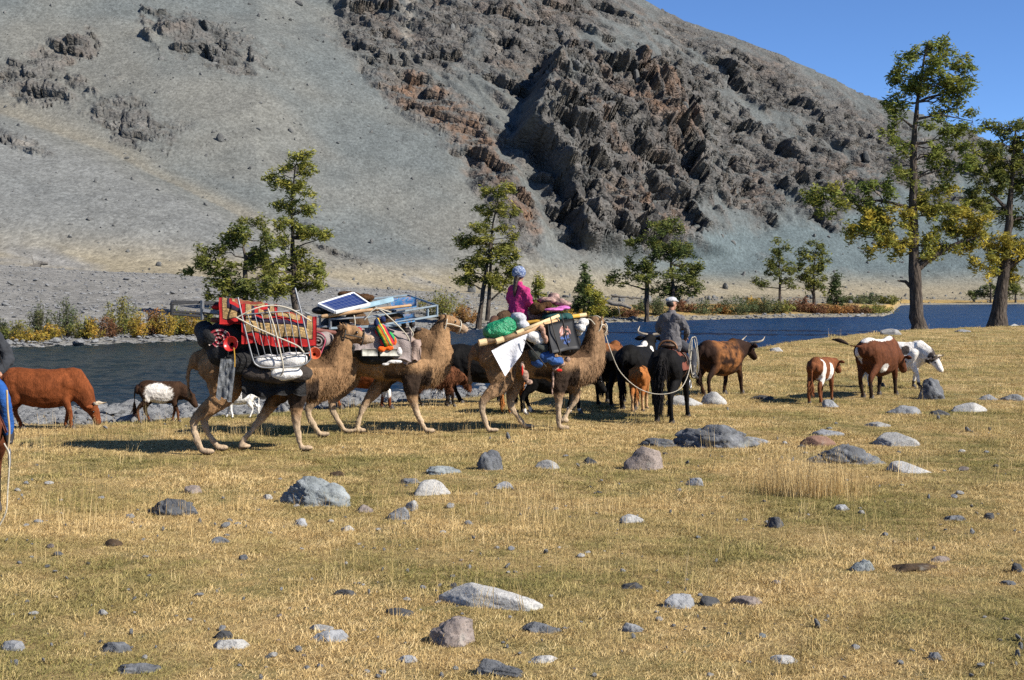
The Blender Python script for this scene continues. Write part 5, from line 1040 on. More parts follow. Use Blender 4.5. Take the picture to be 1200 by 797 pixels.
def rider(name, label, loc, heading, jacket_m, trouser_m, boot_m, hat, hair, arm, legs, head_yaw=0.0, head_off=(0, 0), s=1.0, bulk=1.0):
    root = empty(name, loc, heading, s); J, T, Bd, Bt = Blob(), Blob(), Blob(), Blob()
    J.tube([(-.02, 0, -.05), (-.02, 0, .10), (.0, 0, .28), (.0, 0, .42), (-.01, 0, .50), (-.01, 0, .56)], [(.225 * bulk, .18 * bulk), (.20 * bulk, .155 * bulk), (.205 * bulk, .15 * bulk), (.20 * bulk, .125 * bulk), (.14, .10), (.06, .06)], 16)
    J.ell((-.05, .10, .43), (.09, .11, .12)); J.ell((-.05, -.10, .43), (.09, .11, .12)); J.tube([(-.01, .05, .55), (-.01, 0, .56), (-.01, -.05, .55)], [.05, .06, .05], 8)
    Bd.tube([(-.01, 0, .48), (.0, 0, .62)], [.058, .052], 10); Bd.tube([(0, 0, .05), (0, 0, .45)], [.10, .11], 10)
    hc = (.02 + head_off[0], head_off[1], .70); q = face_head(Bd, hc, head_yaw)
    for s_ in (-1, 1):
        sh, el, wr = [np.array(p, float) * np.array([1, s_, 1]) for p in arm[s_]]
        J.tube([sh, (sh + el) / 2 + np.array([-.015, s_ * .012, 0]), el, (el + wr) / 2, wr], [.075 * bulk, .074 * bulk, .066 * bulk, .060, .055], 10)
        f = wr - el; hand(Bd, wr + f / np.linalg.norm(f) * .01, f, np.cross(f, (0, 0, 1)) * s_)
        hp, kn, an, to = [np.array(p, float) * np.array([1, s_, 1]) for p in legs]
        T.tube([hp, (hp + kn) / 2, kn, (kn + an) / 2, an], [.105, .098, .072, .068, .055], 12)
        BB = Blob(); Bt = BB; Bt.tube([kn * .25 + an * .75 + np.array([0, 0, .04]), an, an + (to - an) * .15], [.062, .055, .052], 10); Bt.tube([an + (to - an) * -.2, (an + to) / 2, to], [(.045, .045), (.046, .042), (.038, .03)], 10); link('boot', BB.mesh('boot', .012, 3), boot_m, root)
    T.ell((-.02, 0, .0), (.17, .185, .11))
    b = Bd.mesh('body', .010, 3); link('body', b, SKIN, root)
    j = J.mesh('jacket', .014, 3); displace(j, .034, 6, 3, 4); displace(j, .016, 15, 1); vj = verts(j); nj = normals(j); dj = fbm(vj[:, 0] * 9 + 2, vj[:, 1] * 9, vj[:, 2] * 5, o=3, ridged=True); j.vertices.foreach_set('co', (vj - nj * (dj * .012)[:, None]).astype(np.float32).ravel()); j.update(); link('jacket', j, jacket_m, root)
    t = T.mesh('trousers', .016, 4); displace(t, .022, 7, 5, 4); link('trousers', t, trouser_m, root)
    for s_ in (-1, 1): link('eye', Blob().ell(q((.083, s_ * .032, .008)), (.010, .012, .010), seg=8).raw('eye'), EYE, root)
    hat(root, q, head_yaw); hair(root, q); return tag(root, label, 'person')
# ------------------------------------------------------------------ horses
def horse(label, X, Y, heading, h, coat, swing, yaw, head='level', mane_c=(.008, .007, .007)):
    root = empty('horse', (X, Y, g1(X, Y)), heading, h / 1.35); B = Blob()
    B.tube([(-.80, 0, 1.10), (-.62, 0, 1.10), (-.2, 0, 1.03), (.2, 0, 1.02), (.5, 0, 1.04), (.72, 0, 1.03)], [(.13, .16), (.255, .27), (.265, .28), (.26, .30), (.22, .29), (.12, .18)], 16)
    for s in (-1, 1): B.ell((-.58, s * .13, 1.13), (.27, .15, .22))
    B.ell((.42, 0, 1.25), (.22, .08, .10)); B.tube([(-.5, 0, 1.28), (0, 0, 1.26), (.4, 0, 1.31)], [.06, .06, .06], 8)
    N = {'level': [(.55, 0, 1.12), (.85, 0, 1.34), (1.05, 0, 1.53), (1.12, 0, 1.56), (1.33, 0, 1.40), (1.47, 0, 1.27)], 'front': [(.55, 0, 1.12), (.80, 0, 1.38), (.95, 0, 1.58), (1.0, 0, 1.60), (1.16, 0, 1.40), (1.25, 0, 1.24)]}[head]
    N = bend_chain(N, yaw, .5); B.tube(N[:3], [(.15, .28), (.10, .19), (.08, .13)], 12); B.tube(N[2:], [(.075, .115), (.085, .12), (.06, .08), (.052, .058)], 12)
    hd = np.array(N[3]); dr = np.array(N[5]) - hd; dr /= np.linalg.norm(dr); side = np.cross((0, 0, 1), dr); side /= np.linalg.norm(side); upv = np.cross(dr, side)
    for s in (-1, 1):
        e = hd + side * s * .06 + upv * .08 - dr * .05; B.tube([e, e + upv * .08 - dr * .03 + side * s * .015, e + upv * .17 - dr * .05], [.028, .034, .008], 8, side=tuple(side))
        sw = swing[0 if s < 0 else 1]; y = s * .15; lift = .05 if sw > .2 else 0
        B.tube([(.46, y * 1.1, 1.0), (.44, y, .74), (.47 + sw * .5, y, .42 + lift), (.46 + sw * .92, y, .13 + lift), (.50 + sw, y, .04 + lift * .4)], [(.10, .16), (.075, .10), .055, .040, .055], 10)
        sw = swing[2 if s < 0 else 3]; y = s * .165
        B.tube([(-.60, y, 1.05), (-.46 + sw * .2, y * 1.1, .78), (-.74 + sw * .6, y, .50), (-.69 + sw * .95, y, .13), (-.65 + sw, y, .04)], [(.17, .23), (.115, .15), (.052, .066), .041, .056], 10)
    B.tube([(-.84, 0, 1.27), (-.95, 0, 1.15), (-.99, 0, .75), (-.97, 0, .30)], [.045, .06, .062, .04], 10)
    me = B.mesh('body', .02, 4); displace(me, .012, 5, 2); paint(me, coat); link('body', me, COAT, root)
    def hair_obj(nm, mask, n, L, wd): 
        o = fuzz(me, nm, root, n, L, wd, mask, .92, 4, COAT, .25)
        if o: vcol2 = o.data.color_attributes['Col']; vcol2.data.foreach_set('color', np.tile(np.array([*mane_c, 1], np.float32), len(o.data.vertices)) * np.repeat(np.random.RandomState(1).uniform(.6, 2.2, len(o.data.vertices) // 3), 12).astype(np.float32))
    hair_obj('tail_hair', lambda v, n_: (v[:, 0] < -.86) * (v[:, 2] < 1.25) * (np.abs(v[:, 1]) < .14) * 1.0, 700, .30, .008)
    nk = np.array([(a[0], a[1], a[2]) for a in N[:4]]); hair_obj('mane', lambda v, n_: ((v[:, 0] > .5) * (v[:, 2] > 1.32) * (n_[:, 2] > .25) * (np.linalg.norm(v - hd, axis=1) > .10)) * 1.0, 700, .22, .009)
    eyes(root, [hd + side * s * .078 + dr * .10 + upv * .04 for s in (-1, 1)], .024)
    for s, x, sw, y0 in ((-1, .50, swing[0], .15), (1, .50, swing[1], .15), (-1, -.65, swing[2], .165), (1, -.65, swing[3], .165)):
        link('hoof', Blob().tube([(x + sw + .012, s * y0, .0), (x + sw - .01, s * y0, .07)], [(.062, .070), (.048, .052)], 10).raw('hoof'), HOOF, root)
    tag(root, label, 'horse', 'ridden horses'); return root
HX, HY_ = at_g(790, 493); HHD = R(70)
horse('black horse with long tail seen from behind, ridden by the man in grey', HX, HY_ + .3, HHD, 1.33, coat_plain((.0065, .006, .006), var=.2), (.18, -.06, -.08, .14), .45)
HYc = HY_ + .3
def hw(p, s=1.33 / 1.35):
    c, sn = math.cos(HHD), math.sin(HHD); p = np.asarray(p, float) * s; return np.array([HX + p[0] * c - p[1] * sn, HYc + p[0] * sn + p[1] * c, p[2]])
LEATHER = simple('leather', (.06, .032, .018), .5, .4, var=.3, scale=12, bump=.3); STEEL = simple('dull_steel', (.32, .33, .34), .45, .5, metal=.85, var=.2, scale=9, bump=.1)
def saddle(label, W):
    root = empty('saddle', W((0, 0, 1.2))); 
    def sp(me, nm, m, par=root): return put(nm, None, None, me, m, parent=par)
    sp(sheet('saddle_cloth', lambda u, v: W((-.42 + .78 * u, (v - .5) * 2 * .30 * (1 if abs(v - .5) < .4 else 1), 1.335 - 1.9 * abs(v - .5) ** 2.2 * .95 + .0)), 14, 15, .02), 'saddle_cloth', cloth_material('saddle_felt', (.13, .045, .03), .3))
    b = Blob(); b.tube([W((-.34, 0, 1.40)), W((0, 0, 1.37)), W((.26, 0, 1.41))], [(.16, .05), (.14, .045), (.12, .05)], 12, side=tuple(W((0, 1, 0)) - W((0, 0, 0)))); sp(b.mesh('seat', .02, 3), 'seat', LEATHER)
    for nm, x, hh in (('cantle', -.36, .13), ('pommel', .27, .16)):
        pts = [W((x, .17 * math.cos(a), 1.36 + hh * math.sin(a))) for a in np.linspace(0, math.pi, 9)]; sp(rod_mesh(pts, .022, nm), nm, simple('saddle_wood', (.16, .075, .03), .5, .35, var=.3))
    for s in (-1, 1):
        st_ = sp(sheet('strap', lambda u, v: W((.10 + .03 * v, s * (.24 + .07 * u), 1.25 - .52 * u)), 6, 2, .012), 'stirrup_strap', LEATHER)
        pts = [W((.115 + .07 * math.cos(a), s * .32, .66 + .085 * math.sin(a))) for a in np.linspace(0, 2 * math.pi, 13)]; sp(rod_mesh(pts, .012, 'stirrup'), 'stirrup', STEEL, st_)
    sp(rod_mesh([W((.05, s * math.cos(a) * .0 + .285 * math.cos(a), 1.03 + .30 * math.sin(a))) for s in (1,) for a in np.linspace(0, 2 * math.pi, 17)], .014, 'girth'), 'girth', LEATHER)
    return tag(root, label, 'saddle')
saddle('worn saddle with red-brown cloth on the black horse', hw)
GREYJ = cloth_material('grey_jacket', (.105, .100, .102), .3); DARKT = cloth_material('dark_trousers', (.045, .047, .055), .3); BOOT = simple('boot_leather', (.03, .026, .023), .5, .35)
def flat_cap(root, q, yaw):
    b = Blob(); b.ell(q((-.015, 0, .082)), (.115, .098, .055), (0, -.08, yaw)); b.ell(q((.02, 0, .068)), (.11, .092, .035), (0, .1, yaw)); b.ell(q((.10, 0, .052)), (.055, .075, .012), (0, .25, yaw))
    me = b.mesh('cap', .010, 3); displace(me, .008, 16, 1); link('cap', me, cloth_material('pale_cap', (.40, .41, .42), .18, 20), root)
def short_hair(root, q):
    b = Blob(); b.ell(q((-.035, 0, .015)), (.078, .082, .075)); me = b.mesh('hair', .01, 2); displace(me, .008, 30, 1); link('hair', me, simple('black_hair', (.012, .010, .009), .6, .3), root)
rider('person', 'man in grey jacket and pale cap riding the black horse, back to the viewer', tuple(hw((-.06, 0, 1.46))), HHD - .05, GREYJ, DARKT, BOOT, flat_cap, short_hair,
      {1: [(0, .175, .44), (.05, .27, .21), (.29, .12, .12)], -1: [(0, .175, .44), (.02, .29, .20), (.24, .20, .08)]}, [(.03, .10, .0), (.34, .31, -.20), (.20, .36, -.62), (.38, .38, -.68)], -.55)
# the pale lead rope from the front camel and the coil at the rider's knee
a = cw(3, c3[1][3]); kn = hw((.12, -.36, 1.02))
RP = [a, np.array(P(716, 412, 23.6)), np.array(P(727, 436, 23.7)), np.array(P(748, 455, 23.75)), np.array(P(772, 462, 23.75)), np.array(P(795, 457, 23.8)), np.array(P(806, 440, 24.0)), np.array(P(810, 415, 24.2)), np.array(P(811, 398, 24.35))]
rope('lead_rope', 'long pale lead rope looping from the front camel to the horseman', RP, .0075, ROPE)
cl = empty('rope_coil', tuple(np.array(P(818, 420, 24.2))))
for k in range(2):
    pts = [np.array(P(812 + k * 1.5 + (4.5 + k) * math.sin(t) * (1 + .2 * math.sin(t * 2 + k)), 417 + k * 1.5 + (22 + 2 * k) * math.cos(t), 24.12 + .03 * k)) + np.array([0, .04 * math.sin(3 * t + k), 0]) for t in np.linspace(0, 6.28, 20)]
    put('loop', None, None, rod_mesh(pts, .0065, 'loop', 6, 60), ROPE, parent=cl)
tag(cl, 'coil of pale rope hanging at the horseman\'s right thigh', 'rope')
# halters of the camels
for i, cc, lab in ((2, c2, 'pale rope halter on the middle camel\'s head'), (3, c3, 'pale rope halter on the front camel\'s head'), (1, c1, 'thin dark halter on the hindmost camel\'s head')):
    H, (dr, sd, uv) = cc[1], cc[2]; root = empty('halter', tuple(cw(i, H[1]))); H = [np.array(h) for h in H]
    def ring(c, r1, r2, nm):
        pts = [cw(i, c + sd * r1 * math.cos(t) + uv * r2 * math.sin(t)) for t in np.linspace(0, 2 * math.pi, 17)]; put(nm, None, None, rod_mesh(pts, .011, nm, 6), ROPE if i != 1 else DROPE, parent=root)
    ring(H[2] - dr * .02, .095, .115, 'noseband'); ring(H[0] + dr * .0, .135, .165, 'headpiece')
    for s in (-1, 1): put('cheek_strap', None, None, rod_mesh([cw(i, H[2] - dr * .02 + sd * s * .09), cw(i, H[1] + sd * s * .125 - uv * .03), cw(i, H[0] + sd * s * .13)], .010, 'cheek_strap', 6), ROPE if i != 1 else DROPE, parent=root)
    tag(root, lab, 'halter')

# the horse and rider cut by the left edge
LX, LY = at_g(-60, 627); LHD = R(-72)
LHX, LHY = LX - .02, LY + .75
horse('bay horse cut off by the left picture edge, facing the viewer', LHX, LHY, LHD, 1.36, coat_plain((.10, .032, .014), leg=(.012, .010, .009)), (.05, -.05, .0, .1), .28, 'front')
def lw_(p, s=1.36 / 1.35):
    c, sn = math.cos(LHD), math.sin(LHD); p = np.asarray(p, float) * s; return np.array([LHX + p[0] * c - p[1] * sn, LHY + p[0] * sn + p[1] * c, p[2]])
saddle('saddle of the bay horse at the left picture edge', lw_)
def plain_cap(root, q, yaw): flat_cap(root, q, yaw)
rider('person', 'person in dark jacket on the bay horse, only an elbow showing at left edge', tuple(lw_((-.06, 0, 1.46))), LHD, cloth_material('charcoal_jacket', (.03, .032, .036), .3), cloth_material('blue_trousers', (.02, .075, .25), .25), BOOT, plain_cap, short_hair,
      {1: [(0, .175, .44), (.02, .31, .20), (.26, .22, .10)], -1: [(0, .175, .44), (.05, .28, .21), (.28, .12, .12)]}, [(.03, .10, .0), (.36, .27, -.16), (.26, .32, -.58), (.40, .33, -.62)], 0.2)
rope('hanging_strap', 'tan strap hanging beside the rider at the left picture edge', [np.array(P(8, 458, LHY - .9)), np.array(P(9, 480, LHY - .9)), np.array(P(11, 505, LHY - .9)), np.array(P(9, 530, LHY - .88))], .010, simple('tan_strap', (.36, .26, .14), .8, .2), cat='strap')
rope('reins', 'thin pale rein drooping beside the bay horse at the left edge', [np.array(P(5, 520, LHY - 1.0)), np.array(P(11, 535, LHY - 1.0)), np.array(P(9, 575, LHY - 1.0)), np.array(P(7, 600, LHY - 1.0)), np.array(P(-3, 620, LHY - 1.0))], .007, ROPE, cat='reins')
# ------------------------------------------------------------------ loads
BLACKC = cloth_material('black_canvas', (.011, .0105, .0105), .5, 5, .75, .25, .6, .05); WHITEC = cloth_material('white_canvas', (.55, .53, .50), .12, 5, bd=.04); GREYC = cloth_material('grey_plastic', (.085, .09, .095), .35, 6, .5, .35)
GALV = simple('galvanised_tube', (.19, .195, .20), .5, .5, metal=.6, var=.2, scale=14, bump=.1); DSTEEL = simple('dark_painted_steel', (.018, .018, .019), .55, .4, var=.35, scale=9, bump=.15); GSTEEL = simple('blue_grey_steel', (.16, .205, .235), .5, .4, var=.25, scale=7, bump=.15)
WOOD = simple('peeled_pole', (.40, .25, .13), .75, .2, var=.3, scale=9, bump=.35); CUTW = simple('cut_wood', (.58, .43, .24), .8, .2, var=.15, scale=25); REDP = simple('red_enamel', (.42, .022, .018), .35, .45, var=.12, bump=.05)
FELT = cloth_material('grey_felt', (.235, .195, .18), .18, 9, bd=.03); BRF = cloth_material('brown_fleece', (.085, .045, .022), .45, 14, .95, .05, .9, .05)
def crease(me, amp, sc_, seed):
    v = verts(me); n_ = normals(me); d = fbm(v[:, 0] * sc_ + seed, v[:, 1] * sc_, v[:, 2] * sc_ * 1.8, o=3, ridged=True) * amp
    me.vertices.foreach_set('co', (v - n_ * d[:, None]).astype(np.float32).ravel()); me.update()
def bag(name, label, i, parts, mat, cat, vox=.022, lump=.05, sc_=5, seed=1, group=None):
    """sack or bundle: lumps given as (px, py, off, rx, ry, rz) on camel i, fused and creased"""
    B = Blob()
    for px, py, off, rx, ry_, rz in parts: B.ell(K(i, px, py, off), (rx, ry_, rz), (0, 0, CH))
    me = B.mesh(name, vox, 4); displace(me, lump * .7, sc_ * .5, seed, 2); crease(me, lump * .3, sc_ * .8, seed + 4); return put(name, label, cat, me, mat, group)
def lash(name, label, i, pts, r=.011, mat=None, cat='rope'): return rope(name, label, [K(i, *p) for p in pts], r, mat or ROPE, None, cat)
def frame_thing(name, label, cat, bars, mat, w_=.03, group=None, i=1, loc=None):
    root = empty(name, tuple(K(i, *bars[0][0]))); 
    for b in bars:
        m = b[2] if len(b) > 2 else mat; ww = b[3] if len(b) > 3 else w_
        put('bar', None, None, beam_mesh(K(i, *b[0]), K(i, *b[1]), ww, None, 'bar', (.1, .2, 1)), m, parent=root, smooth=False)
    return tag(root, label, cat, group)
# ---- hindmost camel
bag('pack_bundle', 'black canvas bundle strapped over the hindmost camel\'s rump', 1, [(246, 396, .15, .20, .36, .20), (258, 412, .30, .20, .22, .24), (240, 388, -.1, .16, .3, .16), (268, 425, .36, .16, .16, .16)], BLACKC, 'bundle', seed=3)
bag('pack_pad', 'dark padded pack saddle along the hindmost camel\'s back', 1, [(275, 395, 0, .42, .52, .30), (315, 398, 0, .5, .54, .32), (350, 402, 0, .36, .5, .28), (285, 425, .42, .3, .14, .2)], BLACKC, 'pack saddle', seed=5)
bag('dark_sack', 'dark brown lower sack slung under the white sack', 1, [(322, 440, .52, .34, .15, .13), (350, 438, .5, .22, .14, .13), (298, 438, .5, .2, .13, .12)], cloth_material('brown_sack', (.045, .037, .032), .4, 6), 'sack', seed=6)
bag('white_sack', 'white full sack lying inside the bottom of the crib', 1, [(315, 424, .62, .22, .13, .11), (342, 422, .62, .24, .14, .13), (336, 438, .6, .26, .13, .10)], WHITEC, 'sack', lump=.04, seed=7)
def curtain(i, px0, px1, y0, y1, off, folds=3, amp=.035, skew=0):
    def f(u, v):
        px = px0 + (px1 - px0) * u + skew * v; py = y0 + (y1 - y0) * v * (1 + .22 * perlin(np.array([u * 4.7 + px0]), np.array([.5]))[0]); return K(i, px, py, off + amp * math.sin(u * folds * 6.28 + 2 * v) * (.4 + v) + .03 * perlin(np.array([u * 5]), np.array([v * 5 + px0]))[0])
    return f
put('flank_shade', 'black tarp hanging in folds against the hindmost camel\'s belly below the crib', 'shade sheet', sheet('flank_shade', curtain(1, 282, 357, 428, 464, .43, 3.3, .03, 2), 50, 24, .012), BLACKC)  # dark sheet added as the shade below the crib, not real cloth
put('plastic_sheet', 'grey plastic sheet hanging against the hindmost camel\'s flank', 'sheet', sheet('plastic_sheet', curtain(1, 259, 277, 420, 468, .55, 1.3, .016, -6), 24, 30, .008), GREYC)
def carpet_material():
    q = NT('patterned_carpet', .95, .08); u_, v_ = q.attr('su', out='Fac'), q.attr('sv', out='Fac')
    eu = q.math('MINIMUM', u_, q.math('SUBTRACT', 1.0, u_)); ev = q.math('MINIMUM', v_, q.math('SUBTRACT', 1.0, v_)); d = q.math('MINIMUM', q.math('MULTIPLY', eu, 1.6), ev)
    red, navy, tan_, drk = (.27, .016, .016), (.022, .016, .03), (.42, .28, .12), (.02, .014, .014)
    c = q.ramp(d, [(0, red), (.075, drk), (.09, tan_), (.20, drk), (.215, navy), (.27, red), (.34, drk), (.355, tan_), (.42, red)], 'CONSTANT')
    cb = q.n('ShaderNodeCombineXYZ'); q.l(u_, cb.inputs[0]); q.l(v_, cb.inputs[1]); w_ = q.n('ShaderNodeTexWave', wave_type='RINGS'); q.l(cb.outputs[0], w_.inputs[0]); w_.inputs['Scale'].default_value = 9; w_.inputs['Distortion'].default_value = 9; w_.inputs['Detail'].default_value = 2
    vv = q.voro(cb.outputs[0], 34); pat = q.rng(q.math('ADD', q.math('MULTIPLY', w_.outputs['Fac'], .5), vv), .45, .6, 0, 1)
    band = q.math('MULTIPLY', q.rng(d, .088, .092, 0, 1), q.rng(d, .198, .20, 1, 0)); inner = q.rng(d, .352, .356, 0, 1)
    c = q.mix(q.math('MULTIPLY', pat, q.math('MAXIMUM', q.math('MULTIPLY', band, .65), q.math('MULTIPLY', inner, .6))), c, (.11, .075, .04))
    co = q.coord(); nz_ = q.noise(co, 60, 3, .7); fd = q.noise(co, 4, 3, .6); kc = q.n('ShaderNodeCombineColor'); k = q.math('MULTIPLY', q.rng(nz_, .3, .7, .78, 1.2), q.rng(fd, .3, .7, .85, 1.15)); [q.l(k, kc.inputs[j]) for j in range(3)]
    q.color(q.mix(1.0, c, kc.outputs[0], 'MULTIPLY')); q.norm(q.bump(nz_, .5, .01)); return q.m
CARPET = carpet_material()
def drape(x0, x1, top0, top1, bot0, bot1, seed, back=.45, offn=.60, ci=1, rip=1.0):
    """carpet thrown over the pack: v runs from the far side over the top and down the near side"""
    prof = np.array([(-back, .55), (-back * .9, .2), (-back * .5, .02), (0, 0), (offn * .55, .0), (offn * .85, .12), (offn * .97, .30), (offn, .62), (offn + .02, 1.0)])
    tt = np.linspace(0, 1, len(prof))
    def f(u, v):
        o = np.interp(v, tt, prof[:, 0]); h = np.interp(v, tt, prof[:, 1]); px = x0 + (x1 - x0) * u; top = top0 + (top1 - top0) * u; bot = bot0 + (bot1 - bot0) * u
        n_ = perlin(np.array([u * 3.1 + seed]), np.array([v * 4.3]))[0]; n2 = perlin(np.array([u * 9 + seed]), np.array([v * 8]))[0]
        return K(ci, px, top + (bot - top) * h, o + rip * (.035 * n_ + .012 * n2)) + np.array([0, 0, rip * (.035 * n_ + .012 * n2)])
    return f
put('patterned_carpet', 'red bordered patterned carpet draped over the hindmost camel\'s load', 'carpet', sheet('patterned_carpet', drape(283, 371, 358, 372, 402, 407, 1, rip=1.9), 44, 46, .022), CARPET)
put('folded_carpet', 'second folded patterned carpet on top of the draped one', 'carpet', sheet('folded_carpet', drape(257, 325, 351, 358, 380, 384, 6, .40, .50, rip=1.9), 36, 40, .030), CARPET)
def striped_material():
    q = NT('striped_rug', .95, .08); u_ = q.attr('su', out='Fac'); c = q.ramp(q.math('FRACT', q.math('MULTIPLY', u_, 9.0)), [(0, (.32, .03, .04)), (.35, (.42, .34, .30)), (.5, (.20, .02, .04)), (.7, (.38, .10, .11)), (.85, (.45, .38, .33))], 'CONSTANT'); nz_ = q.noise(q.coord(), 50, 3, .7)
    q.color(q.mix(q.rng(nz_, .3, .7, 0, .35), c, (.10, .04, .04))); q.norm(q.bump(nz_, .5, .01)); return q.m
def spiral(i, px, py, r, turns, length, off0):
    c = K(i, px, py, 0)
    def f(u, v):
        a = u * turns * 6.28; rr = r * (.12 + .88 * u); p = c + np.array([rr * math.cos(a), 0, rr * .95 * math.sin(a)]); p[1] += -off0 + v * length; p[0] += -.25 * v * length * .0; return p
    return f
put('rolled_rug', 'red and pink striped rug rolled up, its end showing', 'rug', sheet('rolled_rug', spiral(1, 266, 396, .16, 2.6, .75, .52), 110, 10, .034), striped_material())
def basin(name, label, i, px, py, off, r, depth, tilt, mat, turn=0.0):
    pr = [(.30, -1.0), (.62, -.92), (.86, -.35), (1.0, 0), (1.07, .03), (1.06, -.03), (.90, -.40), (.66, -1.0), (.30, -1.08)]; n = 24; V = []; Fc = []; M = np.array(Matrix.Rotation(turn, 3, 'Z') @ Matrix.Rotation(tilt, 3, 'X'))
    for a, h in pr: V += [K(i, px, py, off) + M @ np.array([a * r * math.cos(t), a * r * math.sin(t), h * depth]) for t in np.linspace(0, 6.283, n, endpoint=False)]
    m = len(pr); Fc = [(k * n + j, k * n + (j + 1) % n, ((k + 1)) * n + (j + 1) % n, (k + 1) * n + j) for k in range(m - 1) for j in range(n)]; Fc += [tuple(range(n)), tuple((m - 1) * n + j for j in range(n - 1, -1, -1))]
    return put(name, label, 'basin', pymesh(name, V, Fc), mat)
basin('basin', 'red enamel basin tied under the rolled rug', 1, 270, 403, .60, .105, .05, R(78), REDP, -.2)
basin('basin', 'small red-rimmed bowl tied at the hindmost camel\'s shoulder', 1, 369, 414, .52, .085, .07, R(72), simple('orange_enamel', (.50, .10, .04), .4, .4, var=.1, bump=.05), .3)
put('felt_roll', 'tan rolled felt between the carpets and the hindmost camel\'s neck', 'felt roll', sheet('felt_roll', spiral(1, 378, 399, .115, 2.3, .85, .45), 90, 8, .03), FELT)
# white metal crib side
crib = empty('crib', tuple(K(1, 330, 432, .74)))
def crod(pts, r=.011, nm='bar', par=None): return put(nm, None, None, rod_mesh([K(1, *p) for p in pts], r, nm, 8), GALV, parent=par or crib)
crod([(279, 349, .62), (287, 385, .70), (296, 420, .76), (301, 428, .77), (311, 431, .78), (335, 430, .78), (354, 428, .77), (362, 423, .76), (364, 415, .75), (356, 378, .68), (346, 338, .60)], .0125, 'outer_rail')
TR = crod([(284, 369, .66), (318, 366, .68), (353, 364, .64)], .011, 'top_rail'); crod([(298, 419, .765), (330, 417, .775), (362, 414, .755)], .011, 'lower_rail')
for k in range(8):
    t = (k + .8) / 8.6; crod([(284 + 69 * t, 369 - 4.6 * t, .67), (298 + 63 * t, 418.5 - 4 * t, .775)], .006, 'spindle', TR)
tag(crib, 'white metal crib side with spindles lashed over the hindmost camel\'s load', 'crib')
# dark bed frame sticking out behind
frame_thing('bed_frame', 'dark steel bed frame sticking out behind the hindmost camel', 'bed frame', [((201, 356, .25), (237, 354, .25), DSTEEL, .03), ((201, 368, .25), (243, 371, .28), DSTEEL, .035), ((201, 355, .25), (201, 369, .25), DSTEEL, .03), ((202, 353, -.45), (202, 366, -.45), DSTEEL, .03), ((202, 353, -.45), (300, 356, -.45), DSTEEL, .03), ((202, 365, -.45), (300, 370, -.45), DSTEEL, .03), ((201, 355, .25), (202, 353, -.45), DSTEEL, .03), ((201, 368, .25), (202, 365, -.45), DSTEEL, .03), ((237, 352, .28), (237, 375, .28), GALV, .045), ((238, 364, .30), (277, 370, .36), GALV, .055), ((238, 355, .25), (290, 358, .2), DSTEEL, .04)], DSTEEL, .03, None, 1)
put('red_cloth', 'small red cloth tucked on the bed frame', 'cloth', Blob().ell(K(1, 257, 360, .22), (.12, .16, .045)).ell(K(1, 266, 362, .2), (.09, .14, .04)).mesh('red_cloth', .015, 3), cloth_material('red_cloth', (.42, .02, .018), .25))
put('wood_pole', 'reddish pole under the bed frame behind the hindmost camel', 'pole', rod_mesh([K(1, 249, 375, .3), K(1, 300, 378, .3)], .035, 'wood_pole', 10), simple('red_brown_pole', (.15, .06, .045), .7, .2))
put('wood_pole', 'reddish pole crossing between hindmost and middle camels', 'pole', rod_mesh([K(1, 350, 384, -.3), K(1, 392, 390, -.5)], .035, 'wood_pole', 10), simple('red_brown_pole', (.15, .06, .045), .7, .2))
lash('lashing_rope', 'pale rope lashed diagonally across the crib', 1, [(277, 372, .68), (300, 384, .74), (325, 395, .79), (348, 405, .80), (356, 413, .80)]); lash('lashing_rope', 'pale rope over the top of the carpets', 1, [(278, 372, .66), (298, 362, .70), (318, 358, .66), (340, 362, .68), (364, 376, .66)]); lash('lashing_rope', 'pale rope hanging down the middle of the crib', 1, [(314, 362, .72), (322, 385, .78), (328, 410, .82), (332, 432, .80), (329, 440, .72)])
lash('yellow_cord', 'short yellow cord dangling from the red basin', 1, [(274, 408, .66), (275, 418, .66), (275, 430, .65)], .008, simple('yellow_cord', (.45, .26, .04), .8, .2), 'cord'); lash('girth_strap', 'pink strap running to the hindmost camel\'s neck', 1, [(368, 388, .3), (378, 392, .42), (381, 400, .46), (376, 414, .44)], .010, simple('pink_strap', (.42, .08, .12), .8, .2), 'strap')
bag('woven_girth', 'pale woven girth strip on the hindmost camel\'s shoulder', 1, [(356, 442, .42, .04, .03, .10), (354, 452, .42, .035, .03, .09)], cloth_material('woven_band', (.40, .30, .24), .5, 30), 'strap', .012, .015, 12)
